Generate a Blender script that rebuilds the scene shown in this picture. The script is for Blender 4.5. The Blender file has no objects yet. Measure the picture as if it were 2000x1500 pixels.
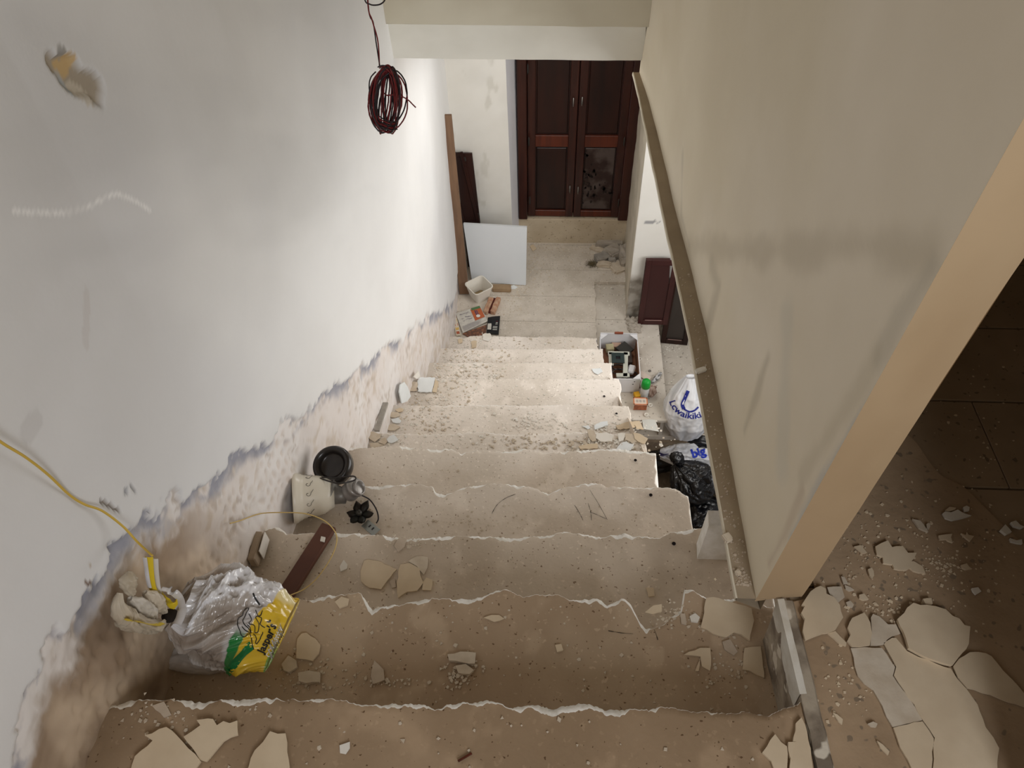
import bpy, bmesh, math, random
import numpy as np
from mathutils import Vector, Matrix, noise as mn
random.seed(7)
S = bpy.context.scene
COL = S.collection
# ------------------------------------------------------------------ camera, world, lights, exposure
F = 1480.0
_n = np.array([40.0, 1255.0, F]); _n /= np.linalg.norm(_n)      # straight down, in camera terms (right, down, forward)
_vy = -(_n[0]*110 + _n[2]*F)/_n[1]
_Y = np.array([110, _vy, F]); _Y /= np.linalg.norm(_Y)
_Z = -_n
_X = np.cross(_Y, _Z)
RW = np.array([_X, _Y, _Z])                                     # rows: world axes in camera terms
cam_d = bpy.data.cameras.new('camera'); cam = bpy.data.objects.new('camera', cam_d); COL.objects.link(cam)
cam_d.sensor_fit = 'HORIZONTAL'; cam_d.sensor_width = 36; cam_d.lens = F/2000*36; cam_d.clip_start = .02
_r = RW @ np.array([1, 0, 0]); _u = RW @ np.array([0, -1, 0]); _b = RW @ np.array([0, 0, -1])
cam.matrix_world = Matrix([[_r[0], _u[0], _b[0], 0], [_r[1], _u[1], _b[1], 0], [_r[2], _u[2], _b[2], 0], [0, 0, 0, 1]])
S.camera = cam
S.view_settings.view_transform = 'Standard'; S.view_settings.look = 'None'
S.view_settings.gamma = 1; S.view_settings.use_curve_mapping = False
S.view_settings.exposure = 0.0
W = bpy.data.worlds.new('world'); S.world = W; W.use_nodes = True
W.node_tree.nodes['Background'].inputs[0].default_value = (1.0, .96, .92, 1)
W.node_tree.nodes['Background'].inputs[1].default_value = .22
def area(name, loc, target, sx, sy, power, col):
    l = bpy.data.lights.new(name, 'AREA'); l.shape = 'RECTANGLE'; l.size = sx; l.size_y = sy; l.energy = power; l.color = col
    o = bpy.data.objects.new(name, l); COL.objects.link(o); o.location = loc
    o.rotation_euler = (Vector(target)-Vector(loc)).to_track_quat('-Z', 'Y').to_euler()
    return o
area('lower_window_daylight', (1.55, 2.05, -2.27), (-.3, 2.1, -2.45), 2.1, 1.42, 34, (1.0, .985, .96))
area('upper_door_daylight', (.85, -1.5, .45), (-.2, 1.6, -1.0), .6, 1.3, 31, (.96, .975, 1.0))
area('hall_overhead_fill', (.06, 3.35, -1.52), (.04, 3.0, -3.6), .45, .8, 9, (1.0, .98, .95))  # unseen fill added to brighten the lower steps from above

# ------------------------------------------------------------------ helpers
def ray(px, py): return RW @ np.array([px-1000.0, py-750.0, F])
def atZ(px, py, z): d = ray(px, py); return Vector(d*(z/d[2]))
def atY(px, py, y): d = ray(px, py); return Vector(d*(y/d[1]))
def atX(px, py, x): d = ray(px, py); return Vector(d*(x/d[0]))

def tag(o, label=None, cat=None, group=None, kind=None):
    if label: o['label'] = label
    if cat: o['category'] = cat
    if group: o['group'] = group
    if kind: o['kind'] = kind
    return o
def empty(name, loc=(0, 0, 0), label=None, cat=None, group=None, kind=None):
    o = bpy.data.objects.new(name, None); COL.objects.link(o); o.location = loc; o.empty_display_size = .05
    return tag(o, label, cat, group, kind)
def mk(name, verts, faces, m, parent=None, smooth=False, cols=None, mats=None, fm=None):
    """mesh object; coordinates are world ones, moved under the parent's origin"""
    me = bpy.data.meshes.new(name)
    v = np.array([tuple(p) for p in verts], dtype=float) if not isinstance(verts, np.ndarray) else verts
    off = np.array(parent_loc(parent))
    me.from_pydata((v-off).tolist(), [], [tuple(int(i) for i in f) for f in faces])
    for mm in (mats or [m]): me.materials.append(mm)
    if fm is not None: me.polygons.foreach_set('material_index', np.array(fm, dtype=np.int32))
    if smooth: me.polygons.foreach_set('use_smooth', [True]*len(me.polygons))
    if cols is not None:
        a = me.color_attributes.new('col', 'FLOAT_COLOR', 'POINT')
        c = np.ones((len(v), 4), dtype=np.float32); c[:, :3] = cols
        a.data.foreach_set('color', c.ravel())
    me.validate(); me.update()
    o = bpy.data.objects.new(name, me); COL.objects.link(o)
    if parent is not None: o.parent = parent
    return o
def parent_loc(p):
    l = Vector((0, 0, 0))
    while p is not None: l = l + p.location; p = p.parent
    return l
def recentre(o):
    """put a top-level mesh's origin at its base"""
    me = o.data; n = len(me.vertices); a = np.zeros(n*3); me.vertices.foreach_get('co', a); a = a.reshape(-1, 3)
    c = np.array([(a[:, 0].min()+a[:, 0].max())/2, (a[:, 1].min()+a[:, 1].max())/2, a[:, 2].min()])
    me.vertices.foreach_set('co', (a-c).ravel()); o.location = Vector(c)+o.location; me.update(); return o
def frombm(name, bm, m, parent=None, smooth=False, mats=None):
    off = parent_loc(parent)
    bmesh.ops.translate(bm, verts=bm.verts, vec=-off)
    me = bpy.data.meshes.new(name); bm.to_mesh(me); bm.free()
    for mm in (mats or [m]): me.materials.append(mm)
    if smooth: me.polygons.foreach_set('use_smooth', [True]*len(me.polygons))
    o = bpy.data.objects.new(name, me); COL.objects.link(o)
    if parent is not None: o.parent = parent
    return o
def bx(bm, c, s, rot=None, bev=0, seg=1, mi=0):
    """box centred at c with full sizes s, optional 3x3/4x4 rotation"""
    r = bmesh.ops.create_cube(bm, size=1)
    vs = r['verts']
    bmesh.ops.scale(bm, verts=vs, vec=Vector(s))
    fs = list({f for v in vs for f in v.link_faces})
    if bev > 0:
        es = list({e for v in vs for e in v.link_edges})
        q = bmesh.ops.bevel(bm, geom=es, offset=bev, segments=seg, affect='EDGES', profile=.5)
        vs = list({v for f in q['faces'] for v in f.verts} | {v for v in vs if v.is_valid})
        fs = list({f for v in vs for f in v.link_faces})
    if rot is not None: bmesh.ops.rotate(bm, verts=vs, cent=(0, 0, 0), matrix=rot.to_3x3() if hasattr(rot, 'to_3x3') else rot)
    bmesh.ops.translate(bm, verts=vs, vec=Vector(c))
    for f in fs: f.material_index = mi
    return vs
def box(name, c, s, m, parent=None, rot=None, bev=0, seg=1):
    bm = bmesh.new(); bx(bm, c, s, rot, bev, seg); return frombm(name, bm, m, parent)
def tube(name, pts, r, m, parent=None, res=6, closed=False):
    pts = [Vector(p) for p in pts]; n = len(pts); V = []; Fc = []
    up = Vector((.13, .31, .94)).normalized()
    for i, p in enumerate(pts):
        a = pts[(i-1) % n] if (closed or i > 0) else p
        b = pts[(i+1) % n] if (closed or i < n-1) else p
        t = (b-a); t = t.normalized() if t.length > 1e-9 else Vector((0, 0, 1))
        s = t.cross(up); s = s.normalized() if s.length > 1e-4 else t.orthogonal().normalized()
        q = s.cross(t)
        rr = r[i] if isinstance(r, (list, tuple)) else r
        for k in range(res):
            an = 2*math.pi*k/res; V.append(p+(s*math.cos(an)+q*math.sin(an))*rr)
    for i in range(n if closed else n-1):
        for k in range(res):
            j = (i+1) % n
            Fc.append((i*res+k, i*res+(k+1) % res, j*res+(k+1) % res, j*res+k))
    if not closed: Fc.append(tuple(range(res))[::-1]); Fc.append(tuple((n-1)*res+k for k in range(res)))
    return mk(name, V, Fc, m, parent, smooth=True)
def catmull(P, k=8):
    P = [Vector(p) for p in P]; out = []
    for i in range(len(P)-1):
        p0 = P[max(i-1, 0)]; p1 = P[i]; p2 = P[i+1]; p3 = P[min(i+2, len(P)-1)]
        for j in range(k):
            t = j/k
            out.append(.5*((2*p1)+(-p0+p2)*t+(2*p0-5*p1+4*p2-p3)*t*t+(-p0+3*p1-3*p2+p3)*t**3))
    out.append(P[-1]); return out
def lathe(prof, seg, M):
    V = []; Fc = []
    for (r, h) in prof:
        for k in range(seg):
            a = 2*math.pi*k/seg; V.append(M @ Vector((r*math.cos(a), r*math.sin(a), h)))
    for i in range(len(prof)-1):
        for k in range(seg):
            Fc.append((i*seg+k, i*seg+(k+1) % seg, (i+1)*seg+(k+1) % seg, (i+1)*seg+k))
    return V, Fc
def frame(o, zdir, xhint=(1, 0, 0)):
    z = Vector(zdir).normalized(); x = Vector(xhint); x = (x-z*x.dot(z)).normalized(); y = z.cross(x)
    M = Matrix((x, y, z)).transposed().to_4x4(); M.translation = Vector(o); return M

# numpy value noise
def _hash(ix, iy, seed):
    h = (ix.astype(np.int64)*374761393+iy.astype(np.int64)*668265263+seed*982451653) & 0xffffffff
    h = ((h ^ (h >> 13))*1274126177) & 0xffffffff
    return ((h ^ (h >> 16)) & 0xffff)/65535.0
def vn(x, y, seed=0):
    ix = np.floor(x); iy = np.floor(y); fx = x-ix; fy = y-iy
    fx = fx*fx*(3-2*fx); fy = fy*fy*(3-2*fy)
    a = _hash(ix, iy, seed); b = _hash(ix+1, iy, seed); c = _hash(ix, iy+1, seed); d = _hash(ix+1, iy+1, seed)
    return (a*(1-fx)+b*fx)*(1-fy)+(c*(1-fx)+d*fx)*fy
def fbm(x, y, seed=0, oc=4, g=.5):
    x = np.asarray(x, float); y = np.asarray(y, float); s = 0; a = 1; t = 0
    for i in range(oc):
        c_, s_ = math.cos(.7+1.9*i), math.sin(.7+1.9*i); q = 2.0**i
        s = s+a*vn((x*c_-y*s_)*q+17.3*i, (x*s_+y*c_)*q-9.1*i, seed+i); t += a; a *= g
    return s/t
def sst(a, b, x): t = np.clip((x-a)/(b-a), 0, 1); return t*t*(3-2*t)
def mix(c, d, t): return np.asarray(c)*(1-t)[..., None]+np.asarray(d)*t[..., None]

# ------------------------------------------------------------------ materials
def nt(name):
    m = bpy.data.materials.new(name); m.use_nodes = True; t = m.node_tree; return m, t, t.nodes['Principled BSDF']
def surf(name, col, col2=None, scale=6, rough=.8, bump=.3, bscale=40, bdist=.003, speck=None, spk=(60, .62), vc=False, metal=0, stretch=(1, 1, 1), spec=.3, trans=0, coat=0, detail=6, contrast=(.35, .65), pits=None):
    m, t, b = nt(name); N = t.nodes; L = t.links
    tc = N.new('ShaderNodeTexCoord'); mp = N.new('ShaderNodeMapping'); mp.inputs['Scale'].default_value = stretch
    geo = N.new('ShaderNodeNewGeometry'); L.new(geo.outputs['Position'], mp.inputs[0])
    def noisef(sc, det=detail):
        n = N.new('ShaderNodeTexNoise'); n.inputs['Scale'].default_value = sc; n.inputs['Detail'].default_value = det
        L.new(mp.outputs[0], n.inputs['Vector']); return n
    def rmp(src, a, bb):
        r = N.new('ShaderNodeMapRange'); r.inputs[1].default_value = a; r.inputs[2].default_value = bb; L.new(src, r.inputs[0]); return r.outputs[0]
    def mixc(f, A, B, mode='MIX'):
        x = N.new('ShaderNodeMix'); x.data_type = 'RGBA'; x.blend_type = mode
        if isinstance(f, float): x.inputs[0].default_value = f
        else: L.new(f, x.inputs[0])
        for i, q in ((6, A), (7, B)):
            if isinstance(q, tuple): x.inputs[i].default_value = (*q, 1)
            else: L.new(q, x.inputs[i])
        return x.outputs[2]
    c = mixc(rmp(noisef(scale).outputs[0], *contrast), col, col2 or col)
    if speck:
        c = mixc(rmp(noisef(spk[0], 2).outputs[0], spk[1], spk[1]+.05), c, speck)
    if pits:
        c = mixc(rmp(noisef(pits[1], 1).outputs[0], pits[2], pits[2]+.04), c, pits[0])
    if vc:
        a = N.new('ShaderNodeVertexColor'); a.layer_name = 'col'
        c = mixc(1.0, a.outputs[0], c, 'MULTIPLY')
    L.new(c, b.inputs['Base Color'])
    b.inputs['Roughness'].default_value = rough; b.inputs['Metallic'].default_value = metal
    b.inputs['Specular IOR Level'].default_value = spec
    if trans: b.inputs['Transmission Weight'].default_value = trans
    if coat: b.inputs['Coat Weight'].default_value = coat; b.inputs['Coat Roughness'].default_value = .2
    if bump:
        bn = N.new('ShaderNodeBump'); bn.inputs['Strength'].default_value = bump; bn.inputs['Distance'].default_value = bdist
        L.new(noisef(bscale, 8).outputs[0], bn.inputs['Height']); L.new(bn.outputs[0], b.inputs['Normal'])
    return m
M_wall = surf('old_plaster', (1, 1, 1), (.93, .925, .92), 2.2, .75, .35, 22, .004, vc=True)
M_rwall = surf('beige_plaster', (1, 1, 1), (.93, .92, .9), 3, .7, .25, 14, .004, vc=True)
M_end = surf('ochre_plaster', (.66, .53, .36), (.60, .47, .31), 4, .8, .25, 18, .004)
M_step = surf('worn_stone_tread', (1, 1, 1), (.87, .86, .84), 3.5, .72, .5, 70, .002, vc=True, speck=(1.1, 1.11, 1.12), spk=(80, .64), pits=((.38, .31, .25), 120, .71))
M_edge = surf('broken_white_edge', (.93, .91, .87), (.8, .77, .7), 30, .9, .6, 90, .004)
M_rise = surf('riser_plaster', (.62, .53, .43), (.5, .42, .34), 9, .9, .5, 50, .004)
M_land = surf('dusty_landing', (.68, .62, .54), (.57, .51, .43), 9, .85, .5, 60, .002, speck=(.74, .68, .6), spk=(70, .62), pits=((.36, .31, .26), 90, .69))
M_plat = surf('dusty_platform', (.66, .61, .54), (.56, .51, .44), 9, .85, .5, 60, .002, pits=((.36, .32, .27), 48, .67))
M_ftile = surf('brown_floor_tile', (.40, .30, .20), (.32, .235, .15), 5, .75, .3, 40, .002, pits=((.2, .15, .1), 60, .68))
M_fdirt = surf('dusty_screed', (.45, .325, .21), (.36, .255, .16), 6, .9, .6, 45, .003, pits=((.25, .19, .13), 55, .66))
M_frag = surf('cream_plaster_chip', (.70, .58, .42), (.63, .51, .36), 14, .85, .3, 60, .001)
M_fragw = surf('white_plaster_chip', (.82, .79, .73), (.74, .70, .62), 14, .85, .3, 60, .001)
M_fragg = surf('blue_white_plaster_chip', (.8, .83, .84), (.74, .77, .77), 14, .85, .3, 60, .001)
M_dirtg = surf('brown_grit', (.36, .29, .22), None, 10, .9, 0)
M_fragd = surf('dull_plaster_chip', (.58, .49, .39), (.5, .41, .32), 25, .9, .5, 60, .002)
M_rubble = surf('plaster_rubble', (.66, .58, .47), (.56, .47, .36), 25, .9, .5, 60, .002)
M_dirt = surf('dark_dirt', (.2, .15, .11), (.3, .24, .17), 20, .95, .8, 60, .005)
M_ledge = surf('dusty_ledge', (.40, .32, .225), (.34, .27, .19), 10, .9, .5, 60, .003)
M_wood = surf('reddish_dark_wood', (.050, .013, .008), (.028, .008, .006), 5, .28, .15, 30, .001, stretch=(6, 6, .6), coat=.15)
M_woodp = surf('dark_wood_panel', (.032, .010, .007), (.016, .007, .006), 3, .3, .15, 30, .001, stretch=(4, 4, .7))
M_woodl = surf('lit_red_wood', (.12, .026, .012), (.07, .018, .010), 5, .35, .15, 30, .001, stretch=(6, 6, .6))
M_maroon = surf('maroon_painted_wood', (.06, .018, .017), (.045, .014, .013), 6, .35, .1, 30, .001)
M_black = surf('black_plastic', (.012, .012, .013), None, 5, .3, .1, 30, .001)
M_white = surf('white_laminate', (.74, .77, .8), (.70, .74, .77), 2, .35, 0)
M_plank = surf('weathered_plank', (.23, .135, .08), (.17, .1, .062), 4, .75, .4, 30, .002, stretch=(8, 8, .8))
M_iron = surf('dark_iron', (.05, .045, .04), None, 10, .5, .2, 40, .001, metal=.6)
M_tub = surf('white_tub_plastic', (.82, .79, .72), (.78, .74, .66), 8, .45, 0)
M_dregs = surf('dried_residue', (.38, .28, .15), (.25, .18, .1), 40, .9, .6, 60, .004)
M_brick = surf('broken_brick', (.42, .2, .12), (.55, .38, .26), 30, .9, .6, 60, .003)
M_stone = surf('rough_stone', (.46, .41, .35), (.36, .32, .27), 16, .95, .7, 40, .005)
M_mortar = surf('grey_mortar', (.4, .37, .33), (.3, .28, .25), 20, .95, .7, 40, .005)
M_red = surf('red_wire_sheath', (.15, .014, .016), None, 10, .35, 0)
M_blk = surf('black_wire_sheath', (.02, .015, .018), None, 10, .35, 0)
M_yel = surf('yellow_wire_sheath', (.62, .42, .07), None, 10, .4, 0)
M_yelf = surf('faded_yellow_wire', (.62, .45, .17), None, 10, .5, 0)
def flat(name, c, rough=.6, metal=0): return surf(name, c, None, 5, rough, 0, metal=metal)
# ------------------------------------------------------------------ levels (camera at z = 0)
H0, RISE = 1.48, .198
def Hk(k): return H0+RISE*k
HL, HA, HB, HC = Hk(11), Hk(11)+.03, 3.87, 4.25
Y_FAR = 4.474
_py = [-2, .2, .44, 1.02, 1.6, 2.12, 2.73, 3.31, 3.83, 4.6]
_px = [-.86, -.83, -.815, -.79, -.725, -.69, -.64, -.625, -.64, -.665]
def wallX(y): return np.interp(y, _py, _px)

# ------------------------------------------------------------------ left wall: one displaced surface with the plaster knocked off along the stairs
def px_on_left(px, py):
    x = -.75
    for _ in range(6): p = atX(px, py, x); x = float(wallX(p.y))
    return p
bound = [(-120, 1750), (-30, 1560), (20, 1440), (60, 1330), (95, 1250), (130, 1180), (180, 1110), (230, 1062), (290, 1015), (350, 965), (430, 908), (480, 868), (530, 848), (580, 803), (640, 763), (690, 720), (740, 690), (790, 655), (830, 622), (885, 590)]
bp = [px_on_left(*b) for b in bound]
_by = [p.y for p in bp]; _bz = [p.z for p in bp]
def build_left_wall():
    ys = np.concatenate([np.linspace(-1.6, .15, 30), np.arange(.156, 1.35, .0055), np.arange(1.36, 2.4, .009), np.arange(2.41, 4.6, .014)])
    zs = np.concatenate([np.arange(-4.3, -2.4, .016), np.arange(-2.384, -1.9, .010), np.arange(-1.892, -.75, .0065), np.arange(-.744, -.42, .0065), np.arange(-.41, -.2, .012), np.linspace(-.18, 1.3, 14)])
    Yg, Zg = np.meshgrid(ys, zs, indexing='ij')
    zb = np.interp(Yg, _by, _bz)
    # signed height above the ragged plaster edge
    rag = (fbm(Yg*10, Zg*10, 3, 6, .62)-.5)*.14+(fbm(Yg*60, Zg*60, 8, 3)-.5)*.03
    d = Zg-zb+rag
    on = sst(-.004, .006, d)                                     # 1 = finished plaster
    X = wallX(Yg)+(fbm(Yg*1.6, Zg*1.6, 11, 3)-.5)*.016+(fbm(Yg*7, Zg*7, 12, 3)-.5)*.004
    X = X+on*.010
    rough = (fbm(Yg*16, Zg*16, 21, 4)-.5)*.018+(fbm(Yg*60, Zg*60, 22, 2)-.5)*.004
    # oval trowel marks pressed in the bedding mortar
    u = Yg/.034+fbm(Yg*9, Zg*9, 31, 2)*2.2; v = Zg/.045+fbm(Yg*9, Zg*9, 32, 2)*2.2
    cell = (np.mod(u, 1)-.5)**2+(np.mod(v, 1)-.5)**2
    mark = sst(.12, .03, cell)*sst(.4, .65, fbm(Yg*9, Zg*9, 33, 2))
    X = X+(1-on)*(rough*.8-.004*mark)
    # colour
    big = fbm(Yg*1.3, Zg*1.3, 41, 4); st = fbm(Yg*2+Zg*3, Zg*.9-Yg*.5, 44, 4)
    C = mix((.755, .757, .765), (.82, .82, .815), sst(.35, .65, big))
    C = C*(1-.09*sst(.55, .8, st))[..., None]
    m1 = fbm(Yg*22, Zg*22, 51, 4); m2 = fbm(Yg*6, Zg*6, 52, 3)
    Cb = mix((.76, .71, .68), (.62, .54, .46), .8*sst(.56, .72, m1))
    Cb = mix(Cb, np.broadcast_to(np.array((.82, .8, .79)), Cb.shape), .6*sst(.5, .75, m2))
    Cb = mix(Cb, np.broadcast_to(np.array((.56, .46, .38)), Cb.shape), .45*mark)
    # blue-grey undercoat showing just under the edge
    gb = sst(-.09, -.01, d)*sst(.48, .55, fbm(Yg*8, Zg*8, 61, 4))*(1-on)
    gb = np.maximum(gb, .7*sst(-.02, -.002, d)*(1-on)*sst(.46, .54, fbm(Yg*14, Zg*14, 64, 3)))
    sp = sst(.62, .70, fbm(Yg*38, Zg*38, 66, 3))*sst(.4, .6, fbm(Yg*5, Zg*5, 67, 2))
    Cb = mix(Cb, np.broadcast_to(np.array((.44, .37, .31)), Cb.shape), .6*sp)
    Cb = mix(Cb, np.broadcast_to(np.array((.33, .335, .39)), Cb.shape), gb)
    # brown damp skirt close to the upper landing
    low = sst(-.045, -.11, d)*sst(1.02, .72, Yg)
    Cb = mix(Cb, mix((.30, .205, .125), (.56, .43, .30), sst(.38, .66, fbm(Yg*9, Zg*5, 71, 4))), .92*low)
    C = mix(C, Cb, 1-on)
    def blot(px, py, ry, rz, col, k, f=20, seed=5, rot=0):
        nonlocal C, X
        p = px_on_left(px, py)
        a = (Yg-p.y)*math.cos(rot)+(Zg-p.z)*math.sin(rot); b = -(Yg-p.y)*math.sin(rot)+(Zg-p.z)*math.cos(rot)
        e = (a/ry)**2+(b/rz)**2+(fbm(Yg*f, Zg*f, seed, 4)-.5)*2.2
        w = sst(1.0, .75, e); C = mix(C, np.broadcast_to(np.array(col), C.shape), k*w); return w
    # knocked-off patch high on the wall, with yellow and grey layers
    w = blot(140, 152, .066, .028, (.40, .34, .26), .97, 34, 81, -.95)
    X = X-w*.012
    blot(122, 130, .022, .019, (.60, .42, .2), .95, 50, 82)
    blot(152, 182, .03, .014, (.62, .56, .46), .8, 50, 83, -.95)
    blot(110, 105, .014, .012, (.34, .33, .31), .9, 50, 84)
    blot(117, 155, .007, .022, (.42, .46, .48), .8, 50, 85)
    # chipped holes and scrapes above the step
    w = blot(203, 985, .004, .05, (.2, .15, .1), .9, 30, 91, .25); X = X-w*.008
    w = blot(240, 958, .009, .008, (.34, .34, .36), .9, 60, 92); X = X-w*.005
    w = blot(254, 955, .004, .018, (.28, .27, .27), .9, 60, 93); X = X-w*.004
    blot(300, 925, .003, .008, (.3, .3, .3), .8, 60, 94)
    blot(163, 1138, .003, .015, (.2, .13, .09), .95, 40, 95, .3); blot(168, 1105, .003, .014, (.5, .4, .3), .8, 40, 96, -.4)
    blot(50, 830, .03, .02, (.62, .61, .61), .5, 30, 97); blot(160, 620, .05, .01, (.66, .63, .62), .5, 30, 98, .8)
    blot(640, 190, .055, .035, (.6, .57, .52), .0, 8, 99)
    blot(262, 1045, .02, .02, (.45, .43, .45), .6, 40, 100)
    # a scratched white line
    line = [(12, 412), (60, 415), (120, 415), (165, 403), (185, 392), (205, 382), (225, 380), (255, 392), (285, 411)]
    L = [px_on_left(*q) for q in line]; L = catmull([Vector((0, p.y, p.z)) for p in L], 10)
    msk = (Yg > .55) & (Yg < 1.2) & (Zg > -.9) & (Zg < -.45)
    yy = Yg[msk]; zz = Zg[msk]; dd = np.full(yy.shape, 9.0)
    for a, b in zip(L[:-1], L[1:]):
        ab = np.array((b.y-a.y, b.z-a.z)); t = np.clip(((yy-a.y)*ab[0]+(zz-a.z)*ab[1])/(ab@ab+1e-12), 0, 1)
        dd = np.minimum(dd, np.hypot(yy-a.y-t*ab[0], zz-a.z-t*ab[1]))
    cc = C[msk]; C[msk] = mix(cc, np.broadcast_to(np.array((.97, .97, .97)), cc.shape), sst(.0055, .0015, dd)*(.5+.5*(fbm(yy*90, zz*90, 5, 2) > .4)))
    ny, nz = Yg.shape
    V = np.stack([X, Yg, Zg], -1).reshape(-1, 3)
    I = np.arange(ny*nz).reshape(ny, nz)
    Fq = np.stack([I[:-1, :-1], I[1:, :-1], I[1:, 1:], I[:-1, 1:]], -1).reshape(-1, 4)
    me = bpy.data.meshes.new('wall_left'); me.vertices.add(len(V)); me.vertices.foreach_set('co', V.ravel())
    me.loops.add(Fq.size); me.loops.foreach_set('vertex_index', Fq.ravel().astype(np.int32))
    me.polygons.add(len(Fq)); me.polygons.foreach_set('loop_start', np.arange(0, Fq.size, 4, dtype=np.int32))
    me.polygons.foreach_set('use_smooth', np.ones(len(Fq), dtype=bool))
    me.update(calc_edges=True)
    a = me.color_attributes.new('col', 'FLOAT_COLOR', 'POINT'); c4 = np.ones((len(V), 4), np.float32); c4[:, :3] = C.reshape(-1, 3)
    a.data.foreach_set('color', c4.ravel()); me.materials.append(M_wall)
    o = bpy.data.objects.new('wall_left', me); COL.objects.link(o); o['kind'] = 'structure'
build_left_wall()

def grid_wall(name, P00, P10, P01, P11, nu, nv, m, colf=None, dispf=None, parent=None, thick=None):
    """bilinear wall patch; colf(P)->rgb, dispf(P)->offset along the normal"""
    P00, P10, P01, P11 = [np.array(tuple(p), float) for p in (P00, P10, P01, P11)]
    u = np.linspace(0, 1, nu)[:, None, None]; v = np.linspace(0, 1, nv)[None, :, None]
    P = P00*(1-u)*(1-v)+P10*u*(1-v)+P01*(1-u)*v+P11*u*v
    n = np.cross(P10-P00, P01-P00); n /= np.linalg.norm(n)
    C = colf(P) if colf else None
    if dispf is not None: P = P+n*dispf(P)[..., None]
    I = np.arange(nu*nv).reshape(nu, nv)
    Fq = np.stack([I[:-1, :-1], I[1:, :-1], I[1:, 1:], I[:-1, 1:]], -1).reshape(-1, 4)
    o = mk(name, P.reshape(-1, 3), Fq, m, parent, True, None if C is None else C.reshape(-1, 3))
    if parent is None: o['kind'] = 'structure'
    return o

# ------------------------------------------------------------------ staircase
NOSE = {
 0: [(150, 1385), (215, 1378), (270, 1365), (370, 1366), (400, 1372), (430, 1366), (520, 1364), (590, 1366), (650, 1363), (690, 1376), (760, 1374), (830, 1374), (850, 1384), (900, 1372), (960, 1368), (1000, 1380), (1050, 1376), (1080, 1386), (1130, 1373), (1165, 1376), (1180, 1384), (1240, 1384), (1320, 1380), (1350, 1388), (1400, 1392), (1450, 1388), (1500, 1395), (1530, 1385), (1562, 1370)],
 1: [(300, 1165), (500, 1165), (570, 1168), (600, 1172), (640, 1163), (660, 1160), (700, 1157), (712, 1168), (728, 1192), (745, 1183), (780, 1180), (800, 1175), (830, 1170), (860, 1168), (900, 1170), (920, 1172), (960, 1157), (985, 1150), (1020, 1163), (1060, 1160), (1090, 1160), (1110, 1171), (1150, 1169), (1170, 1167), (1185, 1181), (1215, 1167), (1233, 1180), (1250, 1215), (1262, 1227), (1290, 1224), (1310, 1206), (1330, 1192), (1337, 1150), (1350, 1150), (1380, 1166), (1400, 1170), (1440, 1168), (1500, 1185)],
 2: [(480, 1030), (520, 1030), (545, 1030), (560, 1043), (600, 1040), (660, 1040), (700, 1041), (760, 1047), (800, 1052), (850, 1049), (900, 1045), (960, 1048), (1000, 1050), (1050, 1047), (1110, 1038), (1150, 1045), (1180, 1048), (1220, 1040), (1235, 1047), (1290, 1050), (1310, 1038), (1340, 1035), (1365, 1030), (1395, 1027)],
 3: [(500, 965), (555, 960), (700, 950), (760, 948), (810, 944), (845, 950), (850, 960), (870, 967), (900, 952), (940, 945), (985, 943), (1010, 948), (1040, 950), (1070, 965), (1090, 955), (1140, 944), (1165, 942), (1190, 950), (1240, 952), (1300, 950), (1320, 955), (1352, 972)],
 4: [(620, 875), (665, 873), (720, 874), (760, 870), (800, 873), (850, 878), (885, 876), (900, 886), (930, 880), (985, 882), (1030, 876), (1060, 884), (1100, 882), (1150, 878), (1200, 876), (1240, 880), (1275, 884), (1290, 892)],
 5: [(700, 845), (800, 846), (900, 846), (960, 844), (1000, 848), (1060, 846), (1120, 845), (1180, 846), (1225, 852), (1262, 858)],
 6: [(770, 790), (900, 791), (1000, 791), (1100, 790), (1225, 792)], 7: [(820, 740), (1000, 740), (1210, 740)],
 8: [(850, 708), (1000, 708), (1195, 708)], 9: [(865, 680), (1000, 681), (1178, 681)],
 10: [(870, 656), (885, 656), (905, 660), (920, 656), (940, 655), (960, 656), (1000, 657), (1100, 657), (1166, 660)]}
REDGE = [.490, .535, .60, .455, .390, .395, .368, .358, .345, .325, .306]
stair = empty('staircase', (0, .4, -H0), 'long flight of worn stone stairs with chipped white edges running down to the landing', 'staircase')
NY = {}
def nose_y(k, xs):
    if k not in NY:
        P = [atZ(px, py, -Hk(k)) for px, py in NOSE[k]]; P.sort(key=lambda p: p.x); NY[k] = ([p.x for p in P], [p.y for p in P])
    base = np.interp(xs, *NY[k])
    amp = .004 if k < 3 else .005
    return base+(fbm(xs*75, xs*0+k*3.3, 100+k, 4, .65)-.5)*amp*3.2+(fbm(xs*11, xs*0+k, 120+k, 3)-.5)*(.0 if k < 5 else .012)
DIRTN = lambda X, Y, s: fbm(X*3.5, Y*3.5, s, 5)
def tread_cols(k, X, Y, yn, yb):
    n = DIRTN(X, Y, 200+k); f = fbm(X*14, Y*14, 230+k, 4)
    if k == 0: c1, c2 = (.44, .32, .21), (.34, .24, .15)  # per-tread tones paint in dim upper and bright lower light, along with dirt
    elif k == 1: c1, c2 = (.54, .42, .30), (.44, .325, .22)
    elif k == 2: c1, c2 = (.68, .585, .48), (.57, .475, .375)
    elif k <= 4: c1, c2 = (.78, .70, .61), (.68, .59, .495)
    else: c1, c2 = (.88, .815, .745), (.77, .70, .62)
    C = mix(c1, c2, sst(.35, .65, n))
    C = mix(C, np.broadcast_to(np.array(c1)*1.12, C.shape), .55*sst(.58, .72, f))
    # darker in patches at the back of each tread, and towards the wall
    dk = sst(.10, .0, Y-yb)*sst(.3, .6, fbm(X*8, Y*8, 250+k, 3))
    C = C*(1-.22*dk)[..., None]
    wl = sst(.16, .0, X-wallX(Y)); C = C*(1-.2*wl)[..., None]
    return C
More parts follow.
